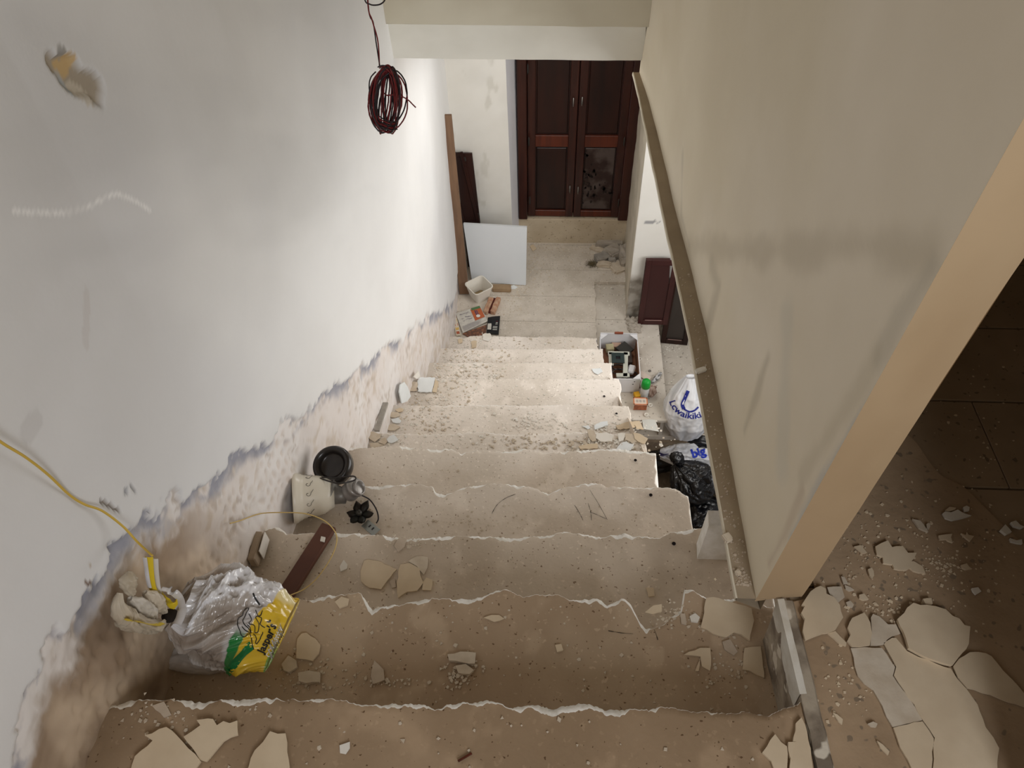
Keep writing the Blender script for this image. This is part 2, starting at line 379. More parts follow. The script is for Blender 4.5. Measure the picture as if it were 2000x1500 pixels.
for k in range(11):
    H = Hk(k); nx = 420 if k < 3 else 260
    yref = float(nose_y(k, np.array([0.0]))[0]); yl = float(wallX(yref))-.03
    xr = REDGE[k]
    xs = np.linspace(yl, xr, nx); yn = nose_y(k, xs)
    yback = (yref-1.0) if k == 0 else float(np.min(nose_y(k-1, xs)))-.06
    rows = 80 if k == 0 else 32
    V = []; Cc = []
    t = np.linspace(0, 1, rows)
    yfront = yn-.0015-(.011 if k < 5 else .003)*sst(.35, .75, fbm(xs*28, xs*0, 300+k, 3))
    Yg = yback+(yfront[:, None]-yback)*t[None, :]
    Xg = np.repeat(xs[:, None], rows, 1)
    # ragged open right side below the upper landing
    if k > 0:
        jag = (fbm(Yg*26, Yg*0+k, 320+k, 4)-.5)*(.03 if k > 3 else .012)
        wgt = sst(xr-.09, xr, Xg); Xg = Xg+jag*wgt
    Zg = np.full(Xg.shape, -H)+(fbm(Xg*5, Yg*5, 330+k, 3)-.5)*.006-.002
    top = np.stack([Xg, Yg, Zg], -1)
    e1 = np.stack([xs, yn, np.full(nx, -H-.004)], -1); e1[-1, 0] = Xg[-1, -1]
    e2 = np.stack([xs, yn-.004+.006*(fbm(xs*40, xs*0, 350+k, 2)-.5), np.full(nx, -H-.026)], -1); e2[-1, 0] = Xg[-1, -1]
    e3 = e2.copy(); e3[:, 1] = yback; 
    allv = np.concatenate([top, e1[:, None], e2[:, None], e3[:, None]], 1); R = rows+3
    I = np.arange(nx*R).reshape(nx, R)
    Fq = np.stack([I[:-1, :-1], I[1:, :-1], I[1:, 1:], I[:-1, 1:]], -1).reshape(-1, 4)
    fm = np.tile(np.array([0]*(rows-1)+([1, 1, 2] if k < 5 else [0, 0, 2])), nx-1)
    # right side face
    side = [tuple(I[-1, ::-1])]
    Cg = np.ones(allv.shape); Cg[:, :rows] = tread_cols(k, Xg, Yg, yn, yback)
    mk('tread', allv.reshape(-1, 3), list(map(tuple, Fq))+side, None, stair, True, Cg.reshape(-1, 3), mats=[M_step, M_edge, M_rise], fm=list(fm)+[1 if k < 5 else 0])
    # riser block under the nose
    ys_ = float(np.min(yn))-.03
    box('riser', ((yl+xr-.012)/2, ys_-.03, -H-.026-(RISE-.026)/2-.002), (xr-.012-yl, .06, RISE-.030), M_rise, stair)
# sloping body under the treads (open side is seen from the lower hall)
prof = [(-1.4, -Hk(0)-.03)]
for k in range(11):
    y = float(np.min(nose_y(k, np.linspace(-.6, .3, 60))))-.035
    prof += [(y, -Hk(k)-.03), (y, -Hk(k+1)-.03)]
prof += [(3.25, -HL-.02), (3.25, -HL-.25), (3.0, -HL-.25), (1.2, -2.75), (-1.4, -1.9)]
V = []
for x in (0, 1):
    for (y, z) in prof: V.append(((float(wallX(y))-.02) if x == 0 else float(np.interp(y, [.4, 1.3, 1.6, 3.4], [.46, .45, .375, .29])), y, z))
n = len(prof); Fc = [tuple(range(n)), tuple(range(2*n-1, n-1, -1))]+[(i, (i+1) % n, n+(i+1) % n, n+i) for i in range(n)]
bm = bmesh.new(); vs = [bm.verts.new(v) for v in V]
for f in Fc: bm.faces.new([vs[i] for i in f])
bmesh.ops.triangulate(bm, faces=bm.faces); frombm('stair_body', bm, M_rise, stair)
# drill holes in the treads
for px, py, k in [(1316, 1062, 3), (1271, 967, 3), (1241, 899, 5), (1192, 745, 7), (1180, 774, 7), (1204, 808, 6)]:
    kk = {1062: 2+0, 967: 3, 899: 4, 745: 8, 774: 7, 808: 6}[py]
    kk = {1062: 2, 967: 3, 899: 4}.get(py, kk)
    if py == 1062: kk = 2
    p = atZ(px, py, -Hk(kk if py not in (1062,) else 2)+.0015)
    Vh, Fh = lathe([(.0001, -.004), (.0045, -.003), (.0055, .0)], 12, Matrix.Translation(p+Vector((0, 0, .0012))))
    mk('drill_hole', Vh, Fh, M_blk, stair)

# ------------------------------------------------------------------ lower landing
fl = empty('floor', (0, 3.8, -HL), kind='structure')
cuts = [3.22, 3.658, 3.91, 4.19, 4.50]
random.seed(3)
for a, b in zip(cuts[:-1], cuts[1:]):
    n = 60; xs0 = -.70
    ys = np.linspace(a+.0015, b-.0015, n)
    xr = .318+(fbm(ys*22, ys*0, 401, 4)-.5)*.018-.0*ys
    if a >= 4.1: xr = np.full(n, .60)
    if 3.9 < a < 4.1: xr = np.where(ys < 4.07, xr, .60)
    z = -HL
    V = [(xs0, y, z) for y in ys]+[(x, y, z) for x, y in zip(xr, ys)]+[(xs0, y, z-.028) for y in ys]+[(x+.002, y, z-.028) for x, y in zip(xr, ys)]
    Fc = []
    for i in range(n-1):
        Fc += [(i, n+i, n+i+1, i+1), (n+i, 3*n+i, 3*n+i+1, n+i+1), (2*n+i, 2*n+i+1, 3*n+i+1, 3*n+i)]
    Fc += [(0, 2*n, 3*n, n), (n-1, 2*n-1, 4*n-1, 3*n-1), (0, n-1, 3*n-1, 2*n)]
    mk('floor_slab', V, Fc, M_land, fl)
box('floor_bed', (-.20, 3.86, -HL-.065), (1.02, 1.3, .07), M_mortar, fl)
# step below the door
box('trim_1', (.15, Y_FAR+.10, -HL+.115), (.84, .20, .232), surf('door_step_stone', (.60, .51, .38), (.50, .41, .29), 7, .85, .6, 40, .003, pits=((.36, .29, .2), 62, .66)), None, bev=.004)['kind'] = 'structure'
box('trim_2', (.155, Y_FAR+.0, -HL+.008), (.78, .02, .014), M_land)['kind'] = 'structure'

# far wall left of the door and its splayed reveal, pillar on the right
CW = np.array((.80, .785, .74))
def far_col(P):
    n = fbm(P[..., 0]*5, P[..., 2]*5, 500, 4); C = mix(CW*.96, CW*1.02, sst(.3, .7, n))
    g = sst(.68, .75, fbm(P[..., 0]*14, P[..., 2]*6, 503, 3)); return mix(C, np.broadcast_to(np.array((.62, .6, .54)), C.shape), g*.6)
zt = -1.2
grid_wall('wall_far', (-.70, 4.30, -HL-.02), (-.27, 4.30, -HL-.02), (-.70, 4.30, zt), (-.30, 4.30, zt), 50, 120, M_rwall, far_col, lambda P: (fbm(P[..., 0]*6, P[..., 2]*6, 505, 3)-.5)*.006)
grid_wall('wall_far_reveal', (-.27, 4.30, -HL-.02), (-.225, 4.52, -HL-.02), (-.30, 4.30, zt), (-.245, 4.52, zt), 12, 60, surf('lilac_white_plaster', (.72, .72, .76), (.68, .68, .72), 5, .7, .2, 20, .003), None)
grid_wall('wall_pillar_side', (.548, 4.52, -HL-.04), (.528, 3.74, -HL-.04), (.535, 4.52, zt), (.503, 3.74, zt), 40, 90, M_rwall,
          lambda P: mix((.55, .5, .4), (.64, .58, .48), sst(.35, .65, fbm(P[..., 1]*9, P[..., 2]*9, 511, 4))), lambda P: (fbm(P[..., 1]*9, P[..., 2]*9, 512, 3)-.5)*.012)
def pil_col(P):
    C = np.broadcast_to(np.array((.84, .83, .79)), P.shape).copy()
    low = sst(-3.30, -3.36, P[..., 2]+(fbm(P[..., 0]*12, P[..., 2]*12, 521, 3)-.5)*.12)
    Cl = mix((.6, .57, .52), (.42, .38, .33), sst(.4, .62, fbm(P[..., 0]*25, P[..., 2]*25, 522, 4)))
    C = mix(C, Cl, low)
    g = atY(1270, 434, 3.74); e = ((P[..., 0]-g.x-.01)/.06)**2+((P[..., 2]-g.z)/.014)**2+(fbm(P[..., 0]*50, P[..., 2]*50, 523, 3)-.5)*2.5
    return mix(C, np.broadcast_to(np.array((.35, .35, .36)), C.shape), sst(1, .5, e))
def pil_disp(P):
    low = sst(-3.30, -3.40, P[..., 2]+(fbm(P[..., 0]*12, P[..., 2]*12, 521, 3)-.5)*.12)
    return -low*(.012+.02*fbm(P[..., 0]*20, P[..., 2]*20, 524, 4))*-1*-1+(fbm(P[..., 0]*4, P[..., 2]*4, 525, 2)-.5)*.006
grid_wall('wall_front', (.528, 3.74, -HB-.05), (2.6, 3.74, -HB-.05), (.503, 3.74, zt), (2.6, 3.74, zt), 260, 240, M_rwall, pil_col, pil_disp)
# mortar bank at the foot of the pillar
bm = bmesh.new()
for i in range(70):
    x = random.uniform(.54, .62); y = random.uniform(3.60, 3.73); s = random.uniform(.006, .022)
    bmesh.ops.create_icosphere(bm, subdivisions=1, radius=s, matrix=Matrix.Translation((x, y, -HA+s*.3)) @ Matrix.Rotation(random.random()*6, 4, 'X') @ Matrix.Diagonal((1.2, 1, .7, 1)))
tag(frombm('mortar_crumbs', bm, M_stone), 'loose grey mortar crumbs heaped at the foot of the pillar', 'rubble', kind='stuff')

M_pgrey = surf('worn_grey_brown_panel', (.085, .062, .055), (.03, .014, .011), 9, .3, .1, 30, .001, contrast=(.42, .6))
# door: frame, two leaves of two panels
dr = empty('door_1', (.15, 4.50, -HL+.235), kind='structure')
z0 = -HL+.238; z1 = -1.9
xl, xrr = -.235, .545
DY = 4.50
wf = .062
box('door_backing', (.15, DY+.06, (z0+z1)/2), (xrr-xl, .02, z1-z0), M_woodp, dr)  # added so no world light shows through the door gap
box('door_frame', ((xl+wf/2), DY, (z0+z1)/2), (wf, .09, z1-z0), M_wood, dr, bev=.005)
box('door_frame', ((xrr-wf/2), DY, (z0+z1)/2), (wf+.01, .09, z1-z0), M_wood, dr, bev=.005)
lw = (xrr-xl-2*wf)/2; zm = atY(1120, 276, DY).z
for s in (0, 1):
    x0 = xl+wf+s*lw; lf = box('door_leaf', (x0+lw/2, DY+.022, (z0+z1)/2), (lw-.006, .018, z1-z0-.01), M_woodp, dr)
    st = .052
    box('stile', (x0+st/2+.003, DY+.008, (z0+z1)/2), (st, .03, z1-z0-.01), M_wood, lf, bev=.003)
    box('stile', (x0+lw-st/2-.003, DY+.008, (z0+z1)/2), (st, .03, z1-z0-.01), M_wood, lf, bev=.003)
    for zz, hh in ((zm, .085), (z0+.028, .05), (z1-.05, .09)):
        box('rail', (x0+lw/2, DY+.010, zz), (lw-2*st-.004, .026, hh), M_woodl, lf, bev=.003)
    for za, zb in ((z0+.055, zm-.045), (zm+.045, z1-.1)):
        bm = bmesh.new(); bx(bm, (x0+lw/2, DY+.012, (za+zb)/2), (lw-2*st-.022, .012, zb-za-.02), bev=.004); frombm('panel', bm, M_woodp if (s == 0 or za > z0+.06) else M_pgrey, lf)
    for px_, py_ in (((1120, 199), (1113, 369)) if s == 0 else ((1137, 197), (1129, 371))):
        p = atY(px_, py_, DY-.012)
        box('bolt_plate', (p.x, DY-.010, p.z), (.012, .006, .05), M_iron, lf, bev=.002)
        tube('bolt', [(p.x, DY-.018, p.z-.03), (p.x, DY-.018, p.z+.03)], .003, flat('worn_steel', (.45, .42, .4), .3, .8) if 'worn_steel' not in bpy.data.materials else bpy.data.materials['worn_steel'], lf)
for px_, py_ in ((1033, 275), (1035, 390), (1031, 133), (1219, 275), (1208, 395)):
    p = atY(px_, py_, DY-.03)
    tube('hinge', [(p.x, DY-.040, p.z-.035), (p.x, DY-.040, p.z-.02), (p.x, DY-.040, p.z+.02), (p.x, DY-.040, p.z+.035)], [.002, .006, .006, .002], M_iron, dr)
# scuffed varnish on the right leaf: flakes of old coating
bm = bmesh.new(); random.seed(5)
for cx, cy, n, r in ((1148, 345, 26, 9), (1152, 375, 30, 12), (1180, 368, 14, 6), (1196, 372, 10, 5), (1144, 300, 12, 5), (1160, 330, 8, 6)):
    for i in range(n):
        p = atY(cx+random.gauss(0, r*.7), cy+random.gauss(0, r), DY+.005); q = random.uniform(.003, .012); a = random.random()*3
        vs = [bm.verts.new((p.x+q*math.cos(a+t)*random.uniform(.4, 1.2), DY+.0035, p.z+q*1.5*math.sin(a+t)*random.uniform(.4, 1.2))) for t in (0, 1.1, 2.3, 3.4, 4.6, 5.4)]
        bm.faces.new(vs)
o = frombm('varnish_flakes', bm, flat('old_varnish', (.012, .006, .005), .5), dr); o['kind'] = 'stuff'
o['label'] = 'dark flaking varnish on the lower right panel'

# beam crossing the stairwell and the wall above it
def beam_col(P):
    n = fbm(P[..., 0]*4, P[..., 2]*9, 541, 4); return mix((.80, .79, .73), (.86, .85, .79), sst(.3, .7, n))
yb = 2.84
z_b = -1.415; z_s = -1.262
bmw = empty('trim_3', (-.15, yb, z_b), kind='structure')
grid_wall('beam_face', (-.72, yb, z_b), (.34, yb, z_b-.008), (-.72, yb-.02, z_s+.012), (.33, yb-.02, z_s), 160, 24, M_rwall, beam_col, lambda P: (fbm(P[..., 0]*5, P[..., 2]*5, 542, 3)-.5)*.012, bmw)
box('beam_core', (-.20, yb+.16, (z_b+z_s)/2+.008), (1.1, .28, z_s-z_b), M_end, bmw)
grid_wall('wall_upper', (-.76, yb-.045, z_s), (.34, yb-.045, z_s-.012), (-.76, yb-.06, 1.3), (.34, yb-.06, 1.3), 120, 100, M_rwall,
          lambda P: mix((.66, .615, .50), (.72, .68, .565), sst(.3, .7, fbm(P[..., 0]*4, P[..., 2]*9, 545, 4))), lambda P: (fbm(P[..., 0]*7, P[..., 2]*2, 546, 3)-.5)*.014)
grid_wall('wall_upper_soffit', (-.76, yb-.045, z_s), (.34, yb-.045, z_s-.012), (-.76, yb+.03, z_s-.002), (.34, yb+.03, z_s-.014), 60, 4, M_rwall, beam_col)
box('ceiling_2', (-.15, 3.9, -1.17), (1.6, 1.9, .06), M_end)['kind'] = 'structure'

# ------------------------------------------------------------------ upper right: landing slab edge, wall and floor
ledge_o = [(.397, .69), (.390, .95), (.377, 1.45), (.348, 2.0), (.319, 2.64), (.305, 2.86)]
ledge_i = [(.437, .69), (.432, .95), (.424, 1.45), (.39, 2.0), (.352, 2.64), (.333, 2.86)]
ys = np.linspace(.69, 2.86, 120)
xo = np.interp(ys, [p[1] for p in ledge_o], [p[0] for p in ledge_o])+(fbm(ys*14, ys*0, 600, 3)-.5)*.003
xi = np.interp(ys, [p[1] for p in ledge_i], [p[0] for p in ledge_i])
V = []; 
for y, a, b in zip(ys, xo, xi): V += [(a+.002, y, -1.479), (a, y, -1.482), (a+.001, y, -1.490), (b+.02, y, -1.53), (b+.02, y, -1.479)]
n = len(ys); Fc = []
for i in range(n-1):
    for j in range(4): Fc.append((i*5+j, i*5+5+j, i*5+6+j, i*5+1+j))
    Fc.append((i*5+4, i*5+9, i*5+5, i*5))
mk('trim_4', V, Fc, M_ledge)['kind'] = 'structure'
mk('trim_5', [(xo[i]+dx, ys[i], z) for i in range(n) for dx, z in ((-.0015, -1.4795), (.002, -1.4782), (.001, -1.492), (-.0015, -1.491))], [(i*4+j, i*4+4+j, i*4+4+(j+1) % 4, i*4+(j+1) % 4) for i in range(n-1) for j in range(4)], surf('pale_ledge_arris', (.7, .64, .52), None, 20, .8, .3, 60, .001))['kind'] = 'structure'
# face of the right wall (faces the stairwell)
def px_on_right(px, py):
    x = .43
    for _ in range(8): p = atX(px, py, x); x = float(np.interp(p.y, [q[1] for q in ledge_i], [q[0] for q in ledge_i]))
    return p
def rwall():
    ys = np.linspace(.69, 2.86, 230); zs = np.linspace(-1.49, 1.3, 240)
    Yg, Zg = np.meshgrid(ys, zs, indexing='ij')
    X = np.interp(Yg, [q[1] for q in ledge_i], [q[0] for q in ledge_i])
    X = X+((fbm(Yg*2.2, Zg*2.2, 610, 3)-.5)*.012+(fbm(Yg*9, Zg*9, 611, 2)-.5)*.0018)*sst(.69, .85, Yg)
    X = X+np.clip(Zg+1.49, 0, 3)*.0139
    C = mix((.86, .775, .61), (.91, .83, .69), sst(.3, .7, fbm(Yg*2, Zg*2, 612, 4)))
    def streak(pts, w, col, k, seed):
        nonlocal C
        L = [px_on_right(*q) for q in pts]; dd = np.full(Yg.shape, 9.0)
        for a, b in zip(L[:-1], L[1:]):
            ab = np.array((b.y-a.y, b.z-a.z)); t = np.clip(((Yg-a.y)*ab[0]+(Zg-a.z)*ab[1])/(ab@ab+1e-12), 0, 1)
            dd = np.minimum(dd, np.hypot(Yg-a.y-t*ab[0], Zg-a.z-t*ab[1]))
        dd = dd+(fbm(Yg*10, Zg*10, seed, 4)-.5)*w*1.2
        C = mix(C, np.broadcast_to(np.array(col), C.shape), k*sst(w, w*.1, dd))
    streak([(1345, 478), (1430, 490), (1560, 485), (1680, 480), (1790, 500)], .05, (.55, .48, .36), .42, 621)
    streak([(1385, 520), (1400, 560), (1380, 640)], .04, (.56, .5, .39), .5, 622)
    streak([(1495, 700), (1470, 780), (1450, 840)], .025, (.52, .46, .34), .5, 623)
    streak([(1800, 520), (1740, 620), (1700, 700)], .03, (.58, .54, .45), .45, 624)
    streak([(1560, 960), (1530, 1040), (1500, 1100)], .018, (.56, .44, .33), .4, 625)
    streak([(1700, 770), (1640, 870), (1600, 930), (1540, 1060)], .022, (.60, .60, .58), .7, 626)
    streak([(1700, 690), (1660, 770), (1560, 930)], .03, (.63, .56, .42), .4, 627)
    streak([(1530, 620), (1525, 780), (1520, 900)], .05, (.74, .71, .61), .5, 628)
    streak([(1330, 300), (1330, 420), (1345, 480)], .02, (.57, .52, .42), .4, 629)
    V = np.stack([X, Yg, Zg], -1).reshape(-1, 3); a, b = Yg.shape; I = np.arange(a*b).reshape(a, b)
    Fq = np.stack([I[:-1, :-1], I[:-1, 1:], I[1:, 1:], I[1:, :-1]], -1).reshape(-1, 4)
    mk('wall_right', V, Fq, M_rwall, None, True, C.reshape(-1, 3))['kind'] = 'structure'
rwall()
# end of that wall, about a brick thick
def endcol(P): return mix((.47, .335, .20), (.53, .39, .24), sst(.3, .7, fbm(P[..., 0]*6, P[..., 2]*3, 640, 4)))  # peach tone paints warm bounced light into the wall end
e = grid_wall('wall_right_end', (.437, .69, -1.49), (.528, .695, -1.47), (.476, .69, 1.3), (.556, .69, 1.3), 16, 160, M_rwall, endcol, lambda P: (fbm(P[..., 0]*6, P[..., 2]*5, 641, 3)-.5)*.008*sst(0, .03, P[..., 0]-.437-.0139*(P[..., 2]+1.49)))
grid_wall('wall_right_back', (.528, .695, -1.49), (.528, 2.86, -1.49), (.556, .69, 1.3), (.556, 2.86, 1.3), 16, 16, M_rwall, endcol)
# upper right floor: bed, tiles, dusty screed
ZF = -1.48
uf = empty('floor_2', (1.0, 1.0, ZF), kind='structure')
grid_xs = [.54, 1.05, 1.56, 2.2]
grid_ys = [.723, .978, 1.233, 1.49, 1.75, 2.01, 2.27, 2.53, 2.85]
box('floor_bed', (1.36, .75, ZF-.045), (1.66, 4.3, .05), M_dirt, uf)
for i in range(len(grid_ys)-1):
    xx = [grid_xs[0]]+[x+(0 if i % 2 else .25) for x in grid_xs[1:-1]]+[grid_xs[-1]]
    for a, b in zip(xx[:-1], xx[1:]):
        box('floor_tile', ((a+b)/2, (grid_ys[i]+grid_ys[i+1])/2, ZF-.012+random.uniform(-.001, .001)), (b-a-.003, grid_ys[i+1]-grid_ys[i]-.005, .020), M_ftile, uf, bev=.0015)
for i in range(7):
    ya = .723-.255*(i+1)
    for a, b in ((.505, 1.02), (1.02, 1.53), (1.53, 2.2)):
        box('floor_tile', ((a+b)/2, ya+.1275, ZF-.013), (b-a-.003, .25, .018), M_ftile, uf)
edge = [(1765, 845), (1790, 868), (1815, 905), (1840, 932), (1880, 952), (1915, 985), (1955, 1025), (2000, 1065), (2060, 1120), (2130, 1200)]
E = catmull([atZ(x, y, ZF) for x, y in edge], 6)
bm = bmesh.new()
near = [Vector((E[0].x-.05, E[0].y-.02, ZF))]
poly = [(p.x, p.y) for p in E]+[(1.9, .1), (1.9, -1.2), (.508, -1.2), (.508, .685), (.56, .70), (.56, E[0].y)]
V = [bm.verts.new((x, y, ZF+.001)) for x, y in poly]; f = bm.faces.new(V)
r = bmesh.ops.extrude_face_region(bm, geom=[f]); tv = [v for v in r['geom'] if isinstance(v, bmesh.types.BMVert)]
bmesh.ops.translate(bm, verts=tv, vec=(0, 0, .0025)); bmesh.ops.recalc_face_normals(bm, faces=bm.faces)
o = frombm('dust_screed', bm, M_fdirt, uf)
# curb between stairs and upper right floor
cur = empty('trim_6', (.49, .2, -1.5), kind='structure')
ys = np.linspace(-1.4, .685, 160)
V = []
for y in ys:
    j = float(fbm(np.array([y*18.]), np.array([0.]), 650, 3)[0]-.5)*.006
    x0 = float(np.interp(y, [-1.4, .376, .685], [.492, .494, .480]))+j; x1 = x0+.030
    V += [(x0+.03, y, -1.9), (x0, y, -1.474), (x0+.008, y, -1.470+j*.3), (x1-.004, y, -1.470), (x1, y, -1.475), (x1, y, -1.9)]
n = len(ys); Fc = [(i*6+j, i*6+1+j, i*6+7+j, i*6+6+j) for i in range(n-1) for j in range(5)]+[tuple((n-1)*6+j for j in range(6))]
mk('curb', V, Fc, surf('grimy_curb', (.42, .36, .28), (.2, .16, .12), 14, .9, .6, 40, .004, contrast=(.4, .58), speck=(.68, .62, .52), spk=(22, .6)), cur)
V = []; ysw = np.linspace(.50, .688, 50)
for y in ysw:
    w = .017*float(sst(.40, .5, np.array(y)))+.004*float(fbm(np.array([y*40.]), np.array([1.]), 655, 3)[0])
    xb = float(np.interp(y, [.376, .685], [.494, .480])); V += [(xb+.006-.001, y, -1.53-.03*float(fbm(np.array([y*30.]), np.array([2.]), 656, 3)[0])), (xb-.0015, y, -1.473), (xb+.003+w*.4, y, -1.4685), (xb+.004+w*.4, y, -1.474)]
n = len(ysw)
mk('whitewash', V, [(i*4+j, i*4+1+j, i*4+5+j, i*4+4+j) for i in range(n-1) for j in range(3)], surf('flaking_whitewash', (.72, .70, .64), (.62, .58, .5), 30, .85, .4, 60, .002), cur)
o = mk('trim_7', [(.415, .985, -1.88), (.50, .985, -1.88), (.50, 1.03, -1.88), (.418, 1.03, -1.88), (.415, .985, -1.70), (.50, .985, -1.70), (.50, 1.03, -1.70), (.418, 1.03, -1.70)], [(0, 1, 5, 4), (1, 2, 6, 5), (2, 3, 7, 6), (3, 0, 4, 7), (4, 5, 6, 7), (3, 2, 1, 0)], M_edge)
o['kind'] = 'structure'
# rest of the shell and an added light-blocking wall, outside the frame
box('ceiling', (.6, .65, 1.32), (3.4, 4.6, .05), M_end)['kind'] = 'structure'
box('light_block_wall', (1.52, .28, -.1), (1.40, .06, 2.8), M_end)['kind'] = 'structure'  # unseen wall added to keep the door light off the right-hand floor
box('wall_outer', (2.25, 1.3, -.1), (.06, 3.2, 2.8), M_end)['kind'] = 'structure'
box('wall_far_upper', (1.4, 2.9, -.1), (1.75, .06, 2.8), M_end)['kind'] = 'structure'

# ------------------------------------------------------------------ lower hall on the right: platform, floor, well with bags
plat = empty('stone_platform', (.53, 3.2, -HA), 'pale stone platform beside the foot of the stairs, holding the carton', 'platform')
box('platform_top', (.523, 3.288, -HA-.012), (.444, .862, .024), M_plat, plat, bev=.003)
box('platform_base', (.52, 3.34, -HA-.105), (.32, .76, .158), M_rise, plat)
box('floor_slab', (.425, 3.905, -HA-.014), (.25, .37, .028), M_plat, fl)
box('platform_leg', (.715, 2.905, -HA-.10), (.022, .05, .155), surf('pale_leg_stone', (.6, .56, .5), None, 9, .7, .2, 40, .001), plat)
fb = empty('floor_3', (1.5, 3.3, -HB), kind='structure')
for a, b in ((.30, 1.0), (1.0, 1.6), (1.6, 2.6)):
    for c, d in ((2.872, 3.30), (3.30, 3.76)):
        box('floor_slab', ((a+b)/2, (c+d)/2, -HB-.02), (b-a-.003, d-c-.003, .04), M_plat, fb, bev=.002)
box('well_wall', (1.45, 2.87, -HB-.22), (2.3, .03, .36), M_dirt, fb)
box('floor_4', (1.45, 1.6, -HC-.03), (2.3, 2.6, .06), M_dirt)['kind'] = 'structure'
bf = box('wall_well', (.27, 1.6, -HC+.3), (.04, 2.5, .9), M_dirt); bf['kind'] = 'structure'
#@@OBJECTS@@
from mathutils.bvhtree import BVHTree
VM = {}
def vmat(name, rough=.5, spec=.5, bump=0, bscale=40, coat=0, trans=0):
    if name not in VM: VM[name] = surf(name, (1, 1, 1), (.95, .95, .95), 12, rough, bump, bscale, .002, vc=True, spec=spec, coat=coat, trans=trans)
    return VM[name]
# ---- wrapped print: glyph outlines laid onto a surface along its normal
def glyphs(txt, size, bold=0):
    c = bpy.data.curves.new('g', 'FONT'); c.body = txt; c.size = size; c.resolution_u = 3; c.offset = bold; c.align_x = 'CENTER'; c.align_y = 'CENTER'
    o = bpy.data.objects.new('g', c); COL.objects.link(o); dg = bpy.context.evaluated_depsgraph_get(); dg.update()
    me = bpy.data.meshes.new_from_object(o.evaluated_get(dg)); bpy.data.objects.remove(o); bpy.data.curves.remove(c)
    bm = bmesh.new(); bm.from_mesh(me); bpy.data.meshes.remove(me)
    bmesh.ops.triangulate(bm, faces=bm.faces)
    for it in range(2):
        es = [e for e in bm.edges if e.calc_length() > size*.16]
        if es: bmesh.ops.subdivide_edges(bm, edges=es, cuts=1); bmesh.ops.triangulate(bm, faces=bm.faces)
    return bm
def wrap(name, bm, target, C, xd, zd, m, parent, off=.0012):
    """lay a flat bmesh onto mesh object(s) 'target'; C centre, xd writing direction, zd outward direction"""
    vs = [v.co+parent_loc(target) for v in target.data.vertices]; fs = [list(p.vertices) for p in target.data.polygons]
    T = BVHTree.FromPolygons(vs, fs)
    z = Vector(zd).normalized(); x = Vector(xd); x = (x-z*x.dot(z)).normalized(); y = z.cross(x)
    for v in bm.verts:
        p = Vector(C)+x*v.co.x+y*v.co.y
        h = T.ray_cast(p+z*.3, -z)
        v.co = (h[0]+z*off) if h[0] is not None else p
    bmesh.ops.recalc_face_normals(bm, faces=bm.faces)
    for f in bm.faces:
        if f.normal.dot(z) < 0: f.normal_flip()
    return frombm(name, bm, m, parent)
def ribbon_bm(pts, w, k=6):
    P = catmull([Vector((p[0], p[1], 0)) for p in pts], k); bm = bmesh.new(); L = []; R_ = []
    for i, p in enumerate(P):
        t = (P[min(i+1, len(P)-1)]-P[max(i-1, 0)]).normalized(); n = Vector((-t.y, t.x, 0))
        L.append(bm.verts.new(p+n*w/2)); R_.append(bm.verts.new(p-n*w/2))
    for i in range(len(P)-1): bm.faces.new((L[i], R_[i], R_[i+1], L[i+1]))
    return bm
# ---- crumpled bags
def sack(name, path, ra, rb, up, m, parent=None, seed=1, wr=.010, colf=None, nu=120, nv=110, ridge=9, twist=0, power=2.4, flatend=False, fold=(1, 2.2)):
    """path: centre line; ra/rb: side and up radii along it"""
    P = catmull(path, 12); n = len(P); s_ = np.linspace(0, 1, nu)
    Px = np.array([tuple(p) for p in P]); cum = np.concatenate([[0], np.cumsum(np.linalg.norm(np.diff(Px, axis=0), axis=1))]); cum /= cum[-1]
    C = np.stack([np.interp(s_, cum, Px[:, i]) for i in range(3)], -1)
    T = np.gradient(C, axis=0); T /= np.linalg.norm(T, axis=1)[:, None]
    U = np.array(up, float); side = np.cross(T, U); side /= np.linalg.norm(side, axis=1)[:, None]; upv = np.cross(side, T)
    a = np.interp(s_, np.linspace(0, 1, len(ra)), ra); b = np.interp(s_, np.linspace(0, 1, len(rb)), rb)
    th = np.linspace(0, 2*np.pi, nv, endpoint=False)
    ct, st = np.cos(th), np.sin(th); e = 2/power
    cx = np.sign(ct)*np.abs(ct)**e; sx = np.sign(st)*np.abs(st)**e
    S2, TH = np.meshgrid(s_, th+twist*0, indexing='ij')
    cy, cz = np.cos(TH)*1.7+10, np.sin(TH)*1.7+10
    def pn(f, sd): return fbm(cy*f+S2*fold[0]*f, cz*f+S2*fold[1]*f*1.0, sd, 4)
    r1 = 1-np.abs(2*pn(1.2*ridge/9, seed)-1); r2 = 1-np.abs(2*pn(2.6*ridge/9, seed+7)-1)
    d = (r1-.75)*wr*2.2+(r2-.75)*wr*1.1+(pn(6, seed+13)-.5)*wr*.5
    env = np.clip(np.minimum(a, b)/max(max(ra), 1e-6)*1.6, 0, 1)[:, None]
    d = d*env
    A = a[:, None]*cx[None]+d*ct[None]; B = b[:, None]*sx[None]+d*st[None]
    V = C[:, None]+side[:, None]*A[..., None]+upv[:, None]*B[..., None]
    I = np.arange(nu*nv).reshape(nu, nv); J = np.roll(I, -1, 1)
    Fq = np.stack([I[:-1], I[1:], J[1:], J[:-1]], -1).reshape(-1, 4)
    caps = [tuple(I[0, ::-1]), tuple(I[-1])]
    cols = colf(S2, TH, V, d) if colf else None
    o = mk(name, V.reshape(-1, 3), list(map(tuple, Fq))+caps, m, parent, True, None if cols is None else cols.reshape(-1, 3))
    return o
